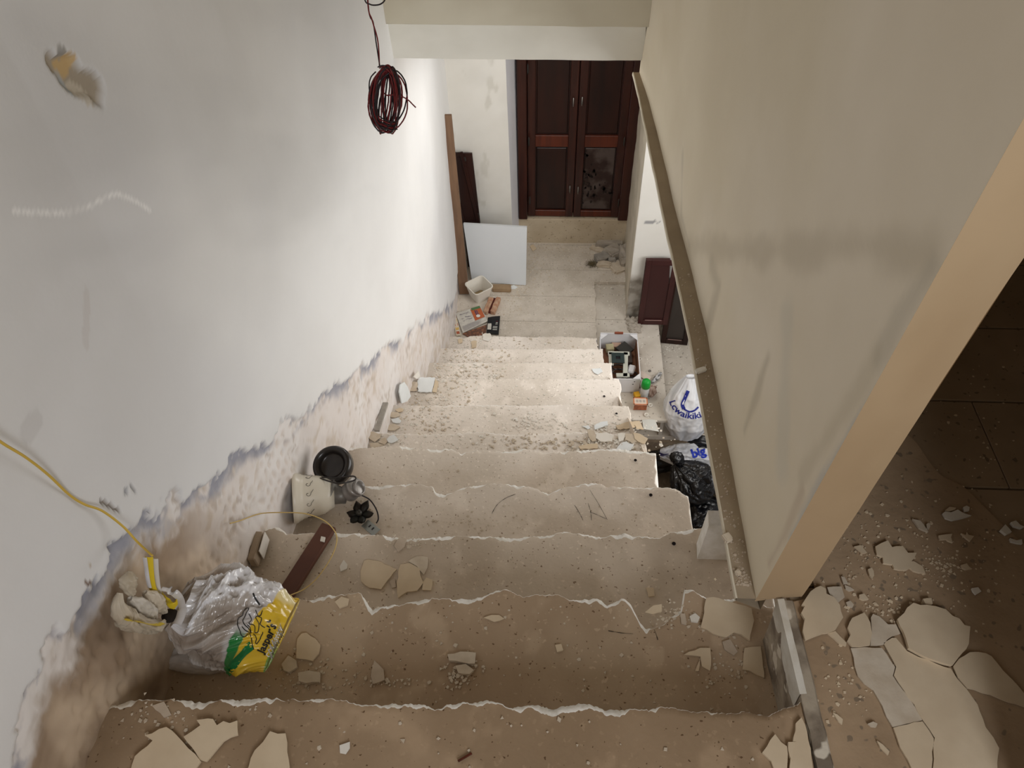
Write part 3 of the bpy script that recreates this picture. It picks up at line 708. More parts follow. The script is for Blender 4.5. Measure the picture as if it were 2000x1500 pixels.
def sheet(name, P, w, m, parent, th=.0015, nrm=(0, 0, 1), cols=None):
    """a limp strip along P with widths w"""
    P = [Vector(p) for p in P]; V = []; n = len(P)
    for i, p in enumerate(P):
        t = (P[min(i+1, n-1)]-P[max(i-1, 0)]).normalized(); ww = w[i] if isinstance(w, (list, tuple)) else w
        nn = Vector(nrm[i] if isinstance(nrm[0], (list, tuple)) else nrm); s = t.cross(nn).normalized(); q = s.cross(t)
        for k in range(5):
            f = (k-2)/2; V.append(p+s*ww*.5*f+q*(.15*ww*(1-f*f)))
    for i in range(n*5): V.append(V[i]-Vector((0, 0, th)))
    Fc = []
    for i in range(n-1):
        for k in range(4): a = i*5+k; Fc += [(a, a+1, a+6, a+5), (n*5+a, n*5+a+5, n*5+a+6, n*5+a+1)]
    return mk(name, V, Fc, m, parent, True)

# ================================================================= shopping bag on the second tread
Z1 = -Hk(1)
bag = empty('plastic_bag', tuple(atZ(440, 1240, Z1)), 'crumpled white and yellow plastic shopping bag slumped on the second step against the left wall', 'bag')
def c3(t): return np.array(t)
def bagcol(S_, TH, V, d):
    C = np.broadcast_to(c3((.50, .455, .42)), S_.shape+(3,)).copy()
    C = mix(C, np.broadcast_to(c3((.84, .84, .87)), C.shape), sst(.0025, .006, d))
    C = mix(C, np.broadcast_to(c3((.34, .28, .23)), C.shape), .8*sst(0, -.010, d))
    w = S_+.085*np.cos(TH)-.055
    C = mix(C, np.broadcast_to(c3((.62, .60, .60)), C.shape), .7*sst(.60, .64, w)*sst(.76, .74, w))
    lower = sst(.3, -.1, np.cos(TH-.05*0-1.57)*1.0+.3*0)                 # underside half
    side = np.cos(TH)                                                    # -1 / +1 : the two flanks
    g = sst(.655, .665, w)*sst(.755, .745, w)*sst(-.35, -.6, -side*1.0)
    C = mix(C, np.broadcast_to(c3((.02, .22, .05)), C.shape), g)
    y = sst(.742, .752, w)
    C = mix(C, np.broadcast_to(c3((.72, .48, .03)), C.shape), y)
    C = mix(C, np.broadcast_to(c3((.9, .85, .6)), C.shape), .7*y*sst(-.3, -.8, side)*sst(-.002, .004, d))
    g2 = sst(.985, .99, S_)
    return mix(C, np.broadcast_to(c3((.05, .3, .07)), C.shape), g2*.8*sst(.2, .5, side))
M_film = vmat('bag_film', .22, .6, .25, 60, coat=.6)
path = [atZ(352, 1178, -1.54), atZ(385, 1192, -1.565), atZ(440, 1205, -1.58), atZ(503, 1222, -1.585), atZ(553, 1237, -1.59)]
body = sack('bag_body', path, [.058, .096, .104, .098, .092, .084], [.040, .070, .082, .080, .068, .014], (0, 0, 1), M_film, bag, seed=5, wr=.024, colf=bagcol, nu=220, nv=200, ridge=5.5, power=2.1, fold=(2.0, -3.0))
# print on the yellow end
pc = atZ(518, 1238, -1.53); tdir = atZ(541, 1207, -1.53)-atZ(512, 1262, -1.53); nz = (-pc).normalized()*.4+Vector((0, 0, 1))
nz = Vector((.12, -.1, 1))
L = tdir.length
M_ink = flat('black_print', (.02, .02, .02), .4); M_inkw = flat('white_print', (.78, .77, .72), .4)
wrap('lettering', glyphs("Jasper's", .0200, .0006), body, atZ(515, 1236, -1.52), tdir, nz, M_ink, bag, .0015)
wrap('lettering', glyphs("COUNTRY", .0135, .0003), body, atZ(531, 1243, -1.53), tdir, nz, M_inkw, bag, .0015)['label'] = 'pale second line of lettering'
def local(pts, C, xd, zd, s):
    z = Vector(zd).normalized(); x = Vector(xd); x = (x-z*x.dot(z)).normalized(); y = z.cross(x); out = []
    for (px, py) in pts: v = atZ(px, py, C.z)-Vector(C); out.append((v.dot(x), v.dot(y)))
    return out
def zz(ptsz): return [(440+a/9.375, 1160+b/9.375) for a, b in ptsz]
Cd = atZ(500, 1215, -1.52)
for pts, w in ((zz([(400, 370), (445, 320), (430, 270), (370, 265), (330, 310), (310, 390), (230, 430), (215, 520), (245, 640), (270, 720), (320, 745), (380, 700), (440, 660), (400, 600), (350, 560), (320, 470), (400, 370)]), .0018),
               (zz([(300, 590), (350, 640), (420, 650), (440, 600), (400, 560)]), .0016),
               (zz([(440, 380), (480, 470), (430, 540), (520, 560), (500, 640), (560, 620), (600, 520), (560, 430), (640, 380), (680, 300)]), .0016),
               (zz([(560, 300), (600, 400), (650, 420), (620, 520), (690, 560)]), .0016),
               (zz([(480, 680), (520, 720), (500, 800), (520, 830), (560, 760), (600, 700), (640, 620)]), .0016),
               (zz([(430, 700), (440, 820), (455, 925)]), .0018), (zz([(530, 20), (560, 100), (620, 180)]), .0035), (zz([(730, 450), (770, 430), (780, 395)]), .003)):
    wrap('drawn_line', ribbon_bm(local(pts, Cd, tdir, nz, 1), w), body, Cd, tdir, nz, M_ink, bag, .0014)
# green wedge low on the print side
bm = bmesh.new(); lp = local([(440+a/9.375, 1160+b/9.375) for a, b in ((-30, 1190), (180, 1010), (395, 800), (440, 870), (450, 925), (330, 1040), (240, 1160), (160, 1260), (60, 1310), (-50, 1325))], Cd, tdir, nz, 1)
f = bm.faces.new([bm.verts.new((x, y, 0)) for x, y in lp]); bmesh.ops.triangulate(bm, faces=bm.faces)
for it in range(3): bmesh.ops.subdivide_edges(bm, edges=[e for e in bm.edges if e.calc_length() > .008], cuts=1); bmesh.ops.triangulate(bm, faces=bm.faces)
wrap('green_band', bm, body, Cd, tdir, nz, flat('green_print', (.015, .17, .05), .3), bag, .0010)
# handles and the gaping mouth
M_hy = flat('yellow_film', (.74, .55, .03), .3); M_hw = surf('white_film', (.72, .71, .74), (.6, .57, .55), 20, .22, .3, 40, .002, coat=.5); M_hc = surf('cream_film', (.55, .48, .38), (.45, .38, .28), 14, .4, .4, 30, .003)
def zh(pts, z, off=.045):
    out = []
    for a, b in pts:
        p = atZ(220+a/8.33, 1080+b/8.33, z); w = float(wallX(p.y))+off
        if p.x < w: p = atX(220+a/8.33, 1080+b/8.33, w)
        out.append(p)
    return out
hd = sheet('handle', catmull(zh([(590, 60), (600, 250), (620, 450), (660, 600), (740, 690)], -1.47), 8), .016, M_hy, bag, nrm=(0, -.4, 1))
sheet('handle_edge', catmull(zh([(520, 70), (545, 250), (570, 430), (600, 560)], -1.468), 8), .008, M_hw, hd, nrm=(0, -.4, 1))
sheet('handle', catmull(zh([(690, 90), (700, 300), (730, 560), (780, 760), (840, 900)], -1.475), 8), .012, M_hw, bag, nrm=(0, -.4, 1))
sheet('mouth_flap', catmull(zh([(760, 620), (860, 720), (950, 800), (1040, 860)], -1.47), 8), [.012]*8+[.022]*17, M_hy, bag, nrm=(-.1, -.5, 1))
sheet('mouth_rim', catmull(zh([(800, 580), (960, 620), (1080, 720), (1130, 880), (1100, 1040), (1040, 1160)], -1.462), 8), [.008]*6+[.016]*20+[.022]*15, M_hw, bag, nrm=(-.3, -.2, 1))
pth = zh([(280, 300), (260, 420), (270, 560), (330, 680)], -1.545)
sack('handle_twist', pth, [.004, .015, .013, .010, .004], [.004, .012, .010, .008, .004], (0, 0, 1), M_hc, bag, seed=31, wr=.004, nu=40, nv=30)
pth = zh([(120, 650), (90, 850), (210, 1050), (400, 1160), (620, 1200), (800, 1120)], -1.60)
sack('handle_roll', pth, [.004, .018, .020, .024, .022, .010], [.004, .012, .014, .014, .012, .006], (0, 0, 1), M_hc, bag, seed=33, wr=.006, nu=70, nv=36)
sheet('handle', catmull(zh([(230, 1080), (420, 1150), (620, 1180), (780, 1150)], -1.572, .066), 8), [.012]*6+[.026]*14+[.018]*5, M_hy, bag, nrm=(0, .15, 1))
pth = zh([(280, 740), (400, 850), (540, 960), (680, 1060)], -1.575)
sack('handle_roll', pth, [.004, .016, .019, .017, .006], [.004, .011, .013, .010, .004], (0, 0, 1), surf('pale_film', (.58, .54, .48), (.48, .43, .36), 14, .35, .3, 30, .003), bag, seed=35, wr=.005, nu=50, nv=30)
pth = zh([(520, 640), (640, 780), (760, 900), (860, 960)], -1.545)
sack('handle_roll', pth, [.004, .016, .018, .012, .004], [.004, .011, .012, .008, .004], (0, 0, 1), M_hc, bag, seed=37, wr=.005, nu=40, nv=30)
bm = bmesh.new(); c = zh([(930, 1020)], -1.530)[0]
bmesh.ops.create_icosphere(bm, subdivisions=3, radius=.017, matrix=Matrix.Translation(c) @ Matrix.Diagonal((1, .9, .5, 1))); frombm('mouth_hollow', bm, flat('dark_inside', (.02, .014, .01), .9), bag, True)
pth = [atZ(300, 1290, -1.655), atZ(345, 1285, -1.655), atZ(400, 1285, -1.655), atZ(455, 1290, -1.66)]
sack('bag_corner', pth, [.006, .024, .030, .032, .02], [.004, .018, .02, .02, .012], (0, 0, 1), surf('dull_film', (.52, .48, .45), (.46, .42, .39), 14, .3, .3, 30, .003, coat=.3), bag, seed=39, wr=.006, nu=60, nv=40)

# ================================================================= dismantled lamp on the fourth tread
Z3 = -Hk(3)
lamp = empty('ceiling_lamp', tuple(atZ(650, 985, Z3)), 'dismantled lamp with cream bell shade and black dome on the fourth step by the wall', 'lamp')
c0 = atZ(572, 972, Z3+.083); c1 = atZ(652, 965, Z3+.060)
ax = (c1-c0).normalized(); M = frame(c0, ax, (0, 0, 1)); LL = (c1-c0).length
M_cer = surf('cream_opal_glass', (.74, .70, .60), (.66, .61, .51), 6, .3, 0, coat=.3)
prof = [(.074, .006), (.079, .0), (.081, .004), (.078, .014), (.073, .020), (.0715, .026), (.069, .028), (.067, .034), (.064, .052), (.062, .075), (.058, .094), (.050, .106), (.040, LL), (.036, LL-.002), (.050, .098), (.056, .088), (.060, .06), (.066, .03), (.074, .006)]
V, Fc = lathe(prof, 64, M); sh = mk('lamp_shade', V, Fc, M_cer, lamp, True)
for i in range(13):                                     # scroll ornament round the bell
    a = i/13*2*math.pi; pts = []
    for t in range(15):
        u = t/14; q = u*5.4-.3; r_ = .0085*(1-u*.8)
        hh = .046+r_*math.cos(q)*1.0; aa = a+(r_*math.sin(q))/.065+.012*0
        if u < .05: pass
        rr = float(np.interp(hh, [.034, .052, .075], [.067, .064, .062]))+.0004
        pts.append(M @ Vector((rr*math.cos(aa), rr*math.sin(aa), hh)))
    tail = [M @ Vector(((.0650)*math.cos(a-.10*k_), .0650*math.sin(a-.10*k_), .0535+.004*k_)) for k_ in (2, 1)]
    tube('scroll_ornament', tail+pts, .0007, M_iron, sh, 4)
M_dull = surf('dull_grey_metal', (.24, .23, .21), (.16, .15, .14), 14, .45, .2, 40, .001, metal=.5)
V, Fc = lathe([(.0, -.004), (.046, -.004), (.048, .0), (.040, .006), (.030, .012), (.026, .03), (.024, .045), (.0, .045)], 32, frame(c1-ax*.004, ax+Vector((0, -.25, 0)), (0, 0, 1))); mk('shade_collar', V, Fc, M_dull, lamp, True)
dc = atZ(648, 908, Z3+.10); dn = Vector((-.12, -.35, .9)).normalized(); Md = frame(dc, dn, (1, 0, 0)) @ Matrix.Diagonal((1.16, 1.16, 1.1, 1))
M_dome = surf('black_lacquer', (.014, .011, .010), (.022, .017, .014), 8, .3, .05, 30, .001, coat=.3)
V, Fc = lathe([(.0, -.008), (.030, -.008), (.0335, -.004), (.036, .002), (.041, .008), (.047, .010), (.052, .006), (.055, -.004), (.0545, -.022), (.048, -.034), (.035, -.040), (.0, -.042)], 48, Md); mk('dome', V, Fc, M_dome, lamp, True)
nc = atZ(690, 955, Z3+.075); M_strap = surf('silver_grey_fitting', (.34, .32, .30), (.24, .22, .21), 12, .35, .2, 40, .001, metal=.4)
V, Fc = lathe([(.0, -.03), (.026, -.03), (.030, -.026), (.030, -.012), (.027, -.008), (.028, .004), (.033, .010), (.033, .016), (.028, .02), (.0, .02)], 32, frame(nc, Vector((.55, .1, .6)), (0, 1, 0))); mk('neck_fitting', V, Fc, M_strap, lamp, True)
V, Fc = lathe([(.020, -.006), (.024, -.006), (.024, .006), (.020, .006), (.020, -.006)], 24, frame(atZ(701, 952, Z3+.09), Vector((.8, 0, .45)), (0, 1, 0))); mk('ring', V, Fc, M_strap, lamp, True)
tube('strap', catmull([atZ(625, 934, Z3+.12), atZ(660, 944, Z3+.125), atZ(692, 938, Z3+.12), atZ(690, 930, Z3+.12), atZ(655, 933, Z3+.12), atZ(628, 932, Z3+.115)], 6), .0025, M_dome, lamp)
fc = atZ(702, 1006, Z3+.022); M_pet = surf('dark_bronze', (.045, .05, .045), (.07, .05, .04), 16, .4, .3, 50, .001, metal=.5)
for i, (an, ln) in enumerate(((110, .046), (62, .050), (5, .046), (-60, .040), (-115, .042), (175, .040))):
    a = math.radians(an); d = Vector((math.cos(a), math.sin(a), 0)); s = Vector((-math.sin(a), math.cos(a), 0)); bm = bmesh.new(); G = []
    for t in range(9):
        u = t/8; row = []
        for k_ in range(7):
            w = (k_-3)/3; wd = .017*math.sin(math.pi*min(1, .12+u*.86))**.6*(.55+.6*u)
            zc = .012+.012*math.sin(u*2.2)-.010*w*w+.006*math.sin(i*2.1)*u
            row.append(bm.verts.new(fc+d*(ln*u*(1-.12*w*w))+s*(w*wd)+Vector((0, 0, zc-.008))))
        G.append(row)
    for t in range(8):
        for k_ in range(6): bm.faces.new((G[t][k_], G[t+1][k_], G[t+1][k_+1], G[t][k_+1]))
    r_ = bmesh.ops.solidify(bm, geom=bm.faces[:], thickness=.0015); frombm('petal', bm, M_pet, lamp, True)
bm = bmesh.new(); bmesh.ops.create_uvsphere(bm, u_segments=16, v_segments=10, radius=.011, matrix=Matrix.Translation(fc+Vector((0, 0, .012)))); frombm('flower_centre', bm, M_pet, lamp, True)
tube('cord', catmull([atZ(703, 966, Z3+.06), atZ(722, 976, Z3+.045), atZ(735, 995, Z3+.03), atZ(739, 1012, Z3+.02), atZ(735, 1022, Z3+.012)], 8), .0023, M_blk, lamp)
pl_ = atZ(724, 1031, Z3+.012); R3 = Matrix.Rotation(math.radians(-38), 4, 'Z'); pb = box('bracket', pl_, (.055, .030, .003), surf('galvanised_plate', (.34, .36, .35), None, 20, .4, .1, 40, .001, metal=.5), lamp, R3, .001)
for dx in (-.006, .008): box('slot', pl_+R3 @ Vector((dx, .002, .0022)), (.004, .009, .001), M_blk, pb, R3)

# maroon wooden lath over the third and fourth treads
za = -Hk(2)+.012; A_ = atZ(561, 1158, za+.0); B_ = atZ(640, 1034, za); d = (B_-A_); d.z = 0; ang = math.atan2(d.y, d.x)
o = box('wooden_lath', (A_+B_)/2+Vector((0, 0, .002)), (d.length+.02, .044, .016), surf('brown_painted_lath', (.13, .055, .035), (.10, .04, .026), 9, .5, .2, 40, .001, stretch=(1, 1, 1)), None, Matrix.Rotation(ang, 4, 'Z'), .002); recentre(o)
tag(o, 'flat brown painted wooden lath lying across the third step beside the shopping bag', 'lath')

# ================================================================= wires
wp = [(-40, 826), (0, 862), (50, 893), (95, 928), (135, 966), (165, 985), (200, 998), (240, 1028), (268, 1058), (298, 1086)]
P = []
for i, (a, b) in enumerate(wp):
    q = px_on_left(a, b); P.append(atX(a, b, q.x+(.030, .032, .03, .022, .012, .014, .02, .03, .05, .09)[i]))
yw = tube('yellow_wire', catmull(P, 8), .0022, M_yel, None, 8); tag(yw, 'yellow electric wire hanging down the left wall to the shopping bag', 'wire')
P = [px_on_left(*q) for q in ((262, 1042), (280, 1062), (300, 1084), (312, 1098))]
for i, p in enumerate(P): P[i] = atX(*((262, 1042), (280, 1062), (300, 1084), (312, 1098))[i], p.x+.02+.02*i)
yl2 = [(470, 1012, .04), (510, 1003, .06), (560, 1001, .08), (600, 1004, .09), (635, 1018, .09), (655, 1040, .08), (657, 1062, .07), (645, 1092, .06), (620, 1128, .055), (595, 1150, .06), (566, 1163, .08)]
P = [atZ(a, b, -Hk(2)+h) for a, b, h in yl2]
q0 = px_on_left(440, 1022); q1 = px_on_left(455, 1016); q0.x += .012; q1.x += .02; P = [q0, q1]+P[1:]
tag(tube('thin_yellow_wire', catmull(P, 8), .0016, M_yelf, None, 6), 'thin faded yellow wire curling over the third step beside the lamp', 'wire')
# coil of red and black wire hung in the stairwell
random.seed(12)
coil = empty('wire_coil', tuple(atY(757, 262, 1.35)), 'coil of red and black electric wire hanging on its own tail in the stairwell', 'wire')
for i in range(24):
    rx = random.choice((random.uniform(7, 20), random.uniform(22, 33))); ry = random.uniform(54, 66); cx = 757+random.uniform(-8, 9); cy = 195+random.uniform(-3, 3)-(66-ry)*0; ph = random.uniform(-.05, .05); rot = random.uniform(-.12, .12)+.06
    yj = random.uniform(-.02, .02); pts = []
    for t in range(40):
        a = t/40*2*math.pi; x = rx*math.cos(a)*(1-.25*max(0, -math.sin(a))**2*0-.35*abs(math.sin(a))**6); y = ry*math.sin(a)
        x, y = x*math.cos(rot)-y*math.sin(rot), x*math.sin(rot)+y*math.cos(rot)
        pts.append(atY(cx+x+random.uniform(-.5, .5), cy+y, 1.35+yj+.018*math.cos(a+i)))
    tube('wire_loop', pts, .0015, M_red if i % 5 < 3 else M_blk, coil, 5, True)
def colw(name, pts, m, yy=1.35, r=.0013): return tube(name, catmull([atY(a, b, yy+c) for a, b, c in pts], 8), r, m, coil, 5)
colw('tail', [(700, -700, 0), (712, -200, 0), (718, 0, 0), (727, 40, .0), (738, 80, .0), (741, 128, 0)], M_red)
colw('tail', [(698, -700, .01), (710, -200, .01), (719, 8, .005), (729, 45, .003), (735, 85, .0), (742, 130, 0)], M_blk)
colw('tail', [(702, -60, .01), (712, -2, .0), (722, 8, .0), (733, 10, .0), (745, 7, .0), (752, -4, 0), (748, -40, 0), (722, -90, 0)], M_blk)
colw('loose_end', [(748, 180, 0), (756, 186, -.02), (770, 185, -.02), (786, 189, -.02), (798, 196, -.02), (806, 204, -.02), (812, 210, -.02)], M_red)
colw('loose_strand', [(734, 140, 0), (724, 152, -.01), (721, 170, -.01), (726, 192, -.01), (738, 215, 0)], M_blk)
for k_ in range(5): colw('binding_wrap', [(738, 225+k_*5, -.02), (750, 233+k_*4, -.03), (764, 238+k_*4, -.03), (776, 236+k_*4, -.015)], M_red if k_ % 2 else M_blk)
for k_ in range(4): colw('binding_wrap', [(738+k_*3, 131+k_*2, -.025), (750+k_, 128+k_*2, -.03), (765, 137+k_*2, -.02)], M_red if k_ % 2 else M_blk)

# ================================================================= things at the foot of the left wall
def plank(name, pb, pt, zb, yt, w, th, m, label, cat, xdir=(1, 0, 0)):
    a = atZ(*pb, zb); b = atY(*pt, yt); d = b-a; M_ = frame((a+b)/2, d, xdir)
    bm = bmesh.new(); bx(bm, (0, 0, 0), (w, th, d.length), bev=.002); bmesh.ops.transform(bm, matrix=M_, verts=bm.verts)
    return a, b, M_, bm
a, b, M_, bm = plank('', (907, 573), (871, 224), -HL+.004, 4.05, .066, .022, M_plank, '', '', (1, 0, 0))
o = frombm('wooden_plank', bm, M_plank); recentre(o); tag(o, 'long weathered brown plank leaning upright in the landing corner', 'plank')
# white laminate board
q = [atZ(930, 551, -HL+.006), atZ(1027, 557, -HL+.006), atY(1029, 444, 4.10), atY(905, 437, 4.10)]
q[0] = q[0]+(q[0]-q[1]).normalized()*.03
def slab(name, q, th, m, parent=None, mside=None):
    n_ = (q[1]-q[0]).cross(q[3]-q[0]).normalized(); n_ = n_ if n_.dot(-q[0]) > 0 else -n_
    V = [p for p in q]+[p-n_*th for p in q]
    o = mk(name, V, [(0, 1, 2, 3), (7, 6, 5, 4), (0, 4, 5, 1), (1, 5, 6, 2), (2, 6, 7, 3), (3, 7, 4, 0)], m, parent)
    return o, n_
o, n_ = slab('white_board', q, .018, M_white); o.location = (0, 0, 0); recentre(o); tag(o, 'square pale blue-white board standing on the landing against the wall', 'board')
# dark shutter behind it
sq = [atY(905, 440, 4.22), atY(938, 436, 4.22), atY(922, 300, 4.265), atY(889, 299, 4.265)]
dv = (sq[1]-sq[2]).normalized(); k_ = (-HL+.006-sq[1].z)/dv.z; dv2 = (sq[0]-sq[3]).normalized(); k2 = (-HL+.006-sq[0].z)/dv2.z
sq[1] = sq[1]+dv*k_*0; sq[0] = sq[0]+dv2*0
sht = empty('cupboard_panel', tuple((sq[0]+sq[1])/2), 'narrow dark brown shutter standing behind the white board', 'shutter')
def shutter(root, q, th, m, mp, fw=.022, hinges=True, line=True):
    slab('shutter_panel', q, th, mp, root)
    ux = (q[1]-q[0]); uz = (q[3]-q[0]); w = ux.length; h = uz.length; X_ = ux.normalized(); Z_ = (uz-X_*uz.dot(X_)).normalized(); N_ = X_.cross(Z_)
    N_ = N_ if N_.dot(-q[0]) > 0 else -N_; Rm = Matrix((X_, Z_.cross(X_), Z_)).transposed()
    for nm, c, s in (('stile', (fw/2, h/2), (fw, h)), ('stile', (w-fw/2, h/2), (fw, h)), ('rail', (w/2, fw*.6), (w-2*fw, fw*1.2)), ('rail', (w/2, h-fw*.6), (w-2*fw, fw*1.2))):
        box(nm, q[0]+X_*c[0]+Z_*c[1]+N_*.004, (s[0], .010, s[1]), m, root, Rm, .0015)
    return X_, Z_, N_, w, h, Rm
X_, Z_, N_, w, h, Rm = shutter(sht, sq, .014, M_woodp, M_woodp)
for f in (.12, .9): box('hinge', sq[0]+X_*(w+.003)+Z_*h*f, (.010, .010, .03), M_iron, sht, Rm, .002)
# shutter goes on down to the floor behind the board
q2 = [Vector((sq[0].x+.01, 4.20, -HL+.005)), Vector((sq[1].x+.01, 4.20, -HL+.005)), sq[1]-Vector((0, 0, .001)), sq[0]-Vector((0, 0, .001))]
slab('shutter_foot', q2, .014, M_woodp, sht)
# right-hand panels: two loose cupboard doors
def std_panel(pb0, pb1, pt0, pt1, zb, yt, label, mp, m):
    q = [atZ(*pb0, zb+.003), atZ(*pb1, zb+.003), atY(*pt1, yt), atY(*pt0, yt)]
    rt = empty('cupboard_panel', tuple((q[0]+q[1])/2), label, 'shutter')
    return rt, q, shutter(rt, q, .016, m, mp, .034)
rt, q, r_ = std_panel((1245, 632), (1303, 633), (1262, 507), (1309, 507), -HA, 3.70, 'maroon panelled cupboard door leaning on the white pillar wall beside the carton', flat('maroon_field', (.05, .016, .015), .4), M_maroon)
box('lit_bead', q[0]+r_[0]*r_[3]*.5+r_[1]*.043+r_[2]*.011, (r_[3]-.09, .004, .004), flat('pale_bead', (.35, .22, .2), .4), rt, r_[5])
rt, q, r_ = std_panel((1290, 668), (1342, 673), (1310, 548), (1352, 552), -HB, 3.715, 'dark cupboard door with grey field standing on the lower hall floor behind the stairwell edge', flat('dark_field', (.05, .04, .035), .35), M_woodp)
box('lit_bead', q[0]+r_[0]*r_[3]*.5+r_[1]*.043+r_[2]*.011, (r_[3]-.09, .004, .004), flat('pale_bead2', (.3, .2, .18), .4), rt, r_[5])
# tub
tb = atZ(934, 592, -HL+.002); tc = atZ(937, 580, -HL); tub = empty('plastic_tub', tuple(tc), 'square white plastic tub with dried brown residue inside, by the plank', 'tub')
def rrect(a, r, n=6):
    out = []
    for cx, cy, s in ((a-r, a-r, 0), (-a+r, a-r, 1), (-a+r, -a+r, 2), (a-r, -a+r, 3)):
        for t in range(n+1): an = (s+t/n)*math.pi/2; out.append((cx+r*math.cos(an), cy+r*math.sin(an)))
    return out
Rt = Matrix.Rotation(math.radians(38), 4, 'Z'); lv = [(.052, .018, .0), (.072, .024, .105), (.077, .026, .107), (.077, .026, .113), (.071, .023, .113), (.069, .023, .105), (.049, .016, .006)]
Mt = Matrix.Translation(tc) @ Rt; V = []; m_ = 28
for a_, r_c, z_ in lv: V += [Mt @ Vector((x, y, z_)) for x, y in rrect(a_, r_c)]
Fc = [(i*m_+k_, i*m_+(k_+1) % m_, (i+1)*m_+(k_+1) % m_, (i+1)*m_+k_) for i in range(len(lv)-1) for k_ in range(m_)]+[tuple(range(m_))[::-1], tuple(6*m_+k_ for k_ in range(m_))]
mk('tub_body', V, Fc, M_tub, tub)
V = [Mt @ Vector((x, y, .012)) for x, y in rrect(.046, .014)]+[Mt @ Vector((x, y, .016+random.uniform(0, .004))) for x, y in rrect(.036, .012)]
mk('residue', V, [(k_, (k_+1) % m_, m_+(k_+1) % m_, m_+k_) for k_ in range(m_)]+[tuple(m_+k_ for k_ in range(m_))], M_dregs, tub)
# rubble pieces near the tub
def rock(name, px, py, z, s, m, label, cat, rz=0, seed=1, bev=.15, lift=0, parent=None):
    bm = bmesh.new(); bmesh.ops.create_cube(bm, size=1); bmesh.ops.bevel(bm, geom=bm.edges[:], offset=bev, segments=2, affect='EDGES')
    bmesh.ops.subdivide_edges(bm, edges=bm.edges[:], cuts=1, use_grid_fill=True); bmesh.ops.triangulate(bm, faces=bm.faces)
    for v in bm.verts: v.co += v.co.normalized()*(mn.noise(v.co*2.3+Vector((seed, 3, 1)))*.16+mn.noise(v.co*6+Vector((seed, 3, 1)))*.06)
    c = atZ(px, py, z+s[2]/2+lift); bmesh.ops.transform(bm, matrix=Matrix.Translation(c) @ Matrix.Rotation(rz, 4, 'Z') @ Matrix.Diagonal((*s, 1)), verts=bm.verts)
    o = frombm(name, bm, m, parent)
    if parent is None: recentre(o); tag(o, label, cat)
    return o
rock('wood_offcut', 980, 563, -HL, (.13, .055, .03), surf('brown_offcut', (.36, .25, .15), (.28, .19, .11), 20, .8, .5, 40, .002), 'pale brown wood offcut lying below the white board', 'wood', .0, 3, .06)
bk = empty('brick_piece', tuple(atZ(962, 597, -HL)), 'broken hollow red brick piece lying beside the white tub', 'brick')
for dx, sd in ((-8, 1), (6, 2)):
    a = atZ(962+dx, 597, -HL+.018); bm = bmesh.new(); bx(bm, (0, 0, 0), (.034, .15, .036), bev=.006)
    bmesh.ops.subdivide_edges(bm, edges=[e for e in bm.edges if e.calc_length() > .05], cuts=10); bmesh.ops.triangulate(bm, faces=bm.faces)
    for v in bm.verts: v.co += Vector((mn.noise(v.co*60+Vector((sd, 0, 0)))*.005, 0, mn.noise(v.co*50+Vector((sd, 5, 0)))*.006))
    bmesh.ops.transform(bm, matrix=Matrix.Translation(a) @ Matrix.Rotation(-.22, 4, 'Z'), verts=bm.verts); frombm('brick_rib', bm, M_brick, bk)
bm = bmesh.new(); bx(bm, (0, 0, 0), (.05, .145, .012)); bmesh.ops.transform(bm, matrix=Matrix.Translation(atZ(961, 597, -HL+.008)) @ Matrix.Rotation(-.22, 4, 'Z'), verts=bm.verts); frombm('brick_web', bm, flat('dark_brick', (.12, .02, .015), .8), bk)
# leaflets
def paper(name, pts, z, m, label, cat='leaflet', th=.002, parent=None, wave=.004):
    P = [atZ(x, y, z) for x, y in pts]; bm = bmesh.new(); n_ = 8; G = []
    for i in range(n_+1):
        row = []
        for j in range(n_+1):
            u, v = i/n_, j/n_; p = P[0]*(1-u)*(1-v)+P[1]*u*(1-v)+P[2]*u*v+P[3]*(1-u)*v
            row.append(bm.verts.new(p+Vector((0, 0, wave*math.sin(u*3.1)*math.sin(v*2+1)))))
        G.append(row)
    for i in range(n_):
        for j in range(n_): bm.faces.new((G[i][j], G[i+1][j], G[i+1][j+1], G[i][j+1]))
    bmesh.ops.recalc_face_normals(bm, faces=bm.faces)
    if bm.faces[0].normal.z < 0: bmesh.ops.reverse_faces(bm, faces=bm.faces)
    bmesh.ops.solidify(bm, geom=bm.faces[:], thickness=th)
    o = frombm(name, bm, m, parent)
    if parent is None: tag(o, label, cat)
    return o, P
def patch(name, P, u0, v0, u1, v1, m, parent, dz=.0045):
    f = lambda u, v: P[0]*(1-u)*(1-v)+P[1]*u*(1-v)+P[2]*u*v+P[3]*(1-u)*v+Vector((0, 0, dz))
    return mk(name, [f(u0, v0), f(u1, v0), f(u1, v1), f(u0, v1)], [(0, 1, 2, 3)], m, parent)
M_pap = surf('grey_news_page', (.66, .64, .58), (.55, .53, .48), 40, .6, 0)
M_ora = flat('orange_print', (.5, .13, .05), .5); M_brn = surf('brown_print', (.14, .07, .05), (.3, .13, .07), 60, .5, 0, contrast=(.5, .6)); M_grn = flat('green_page', (.1, .2, .09), .5); M_blu = flat('navy_print', (.06, .07, .16), .5)
o, P = paper('brown_leaflet', [(903, 652), (951, 634), (948, 655), (925, 664)], -HL+.006, M_brn, 'brown printed leaflet half under the grey open leaflet'); 
for i in range(4): patch('print_stripe', P, .45+.1*i, .35, .49+.1*i, .8, M_ora if i % 2 == 0 else M_pap, o, .0022)
o, P = paper('open_leaflet', [(890, 612), (938, 598), (953, 627), (904, 650)], -HL+.016, M_pap, 'open grey printed leaflet with an orange panel on the landing')
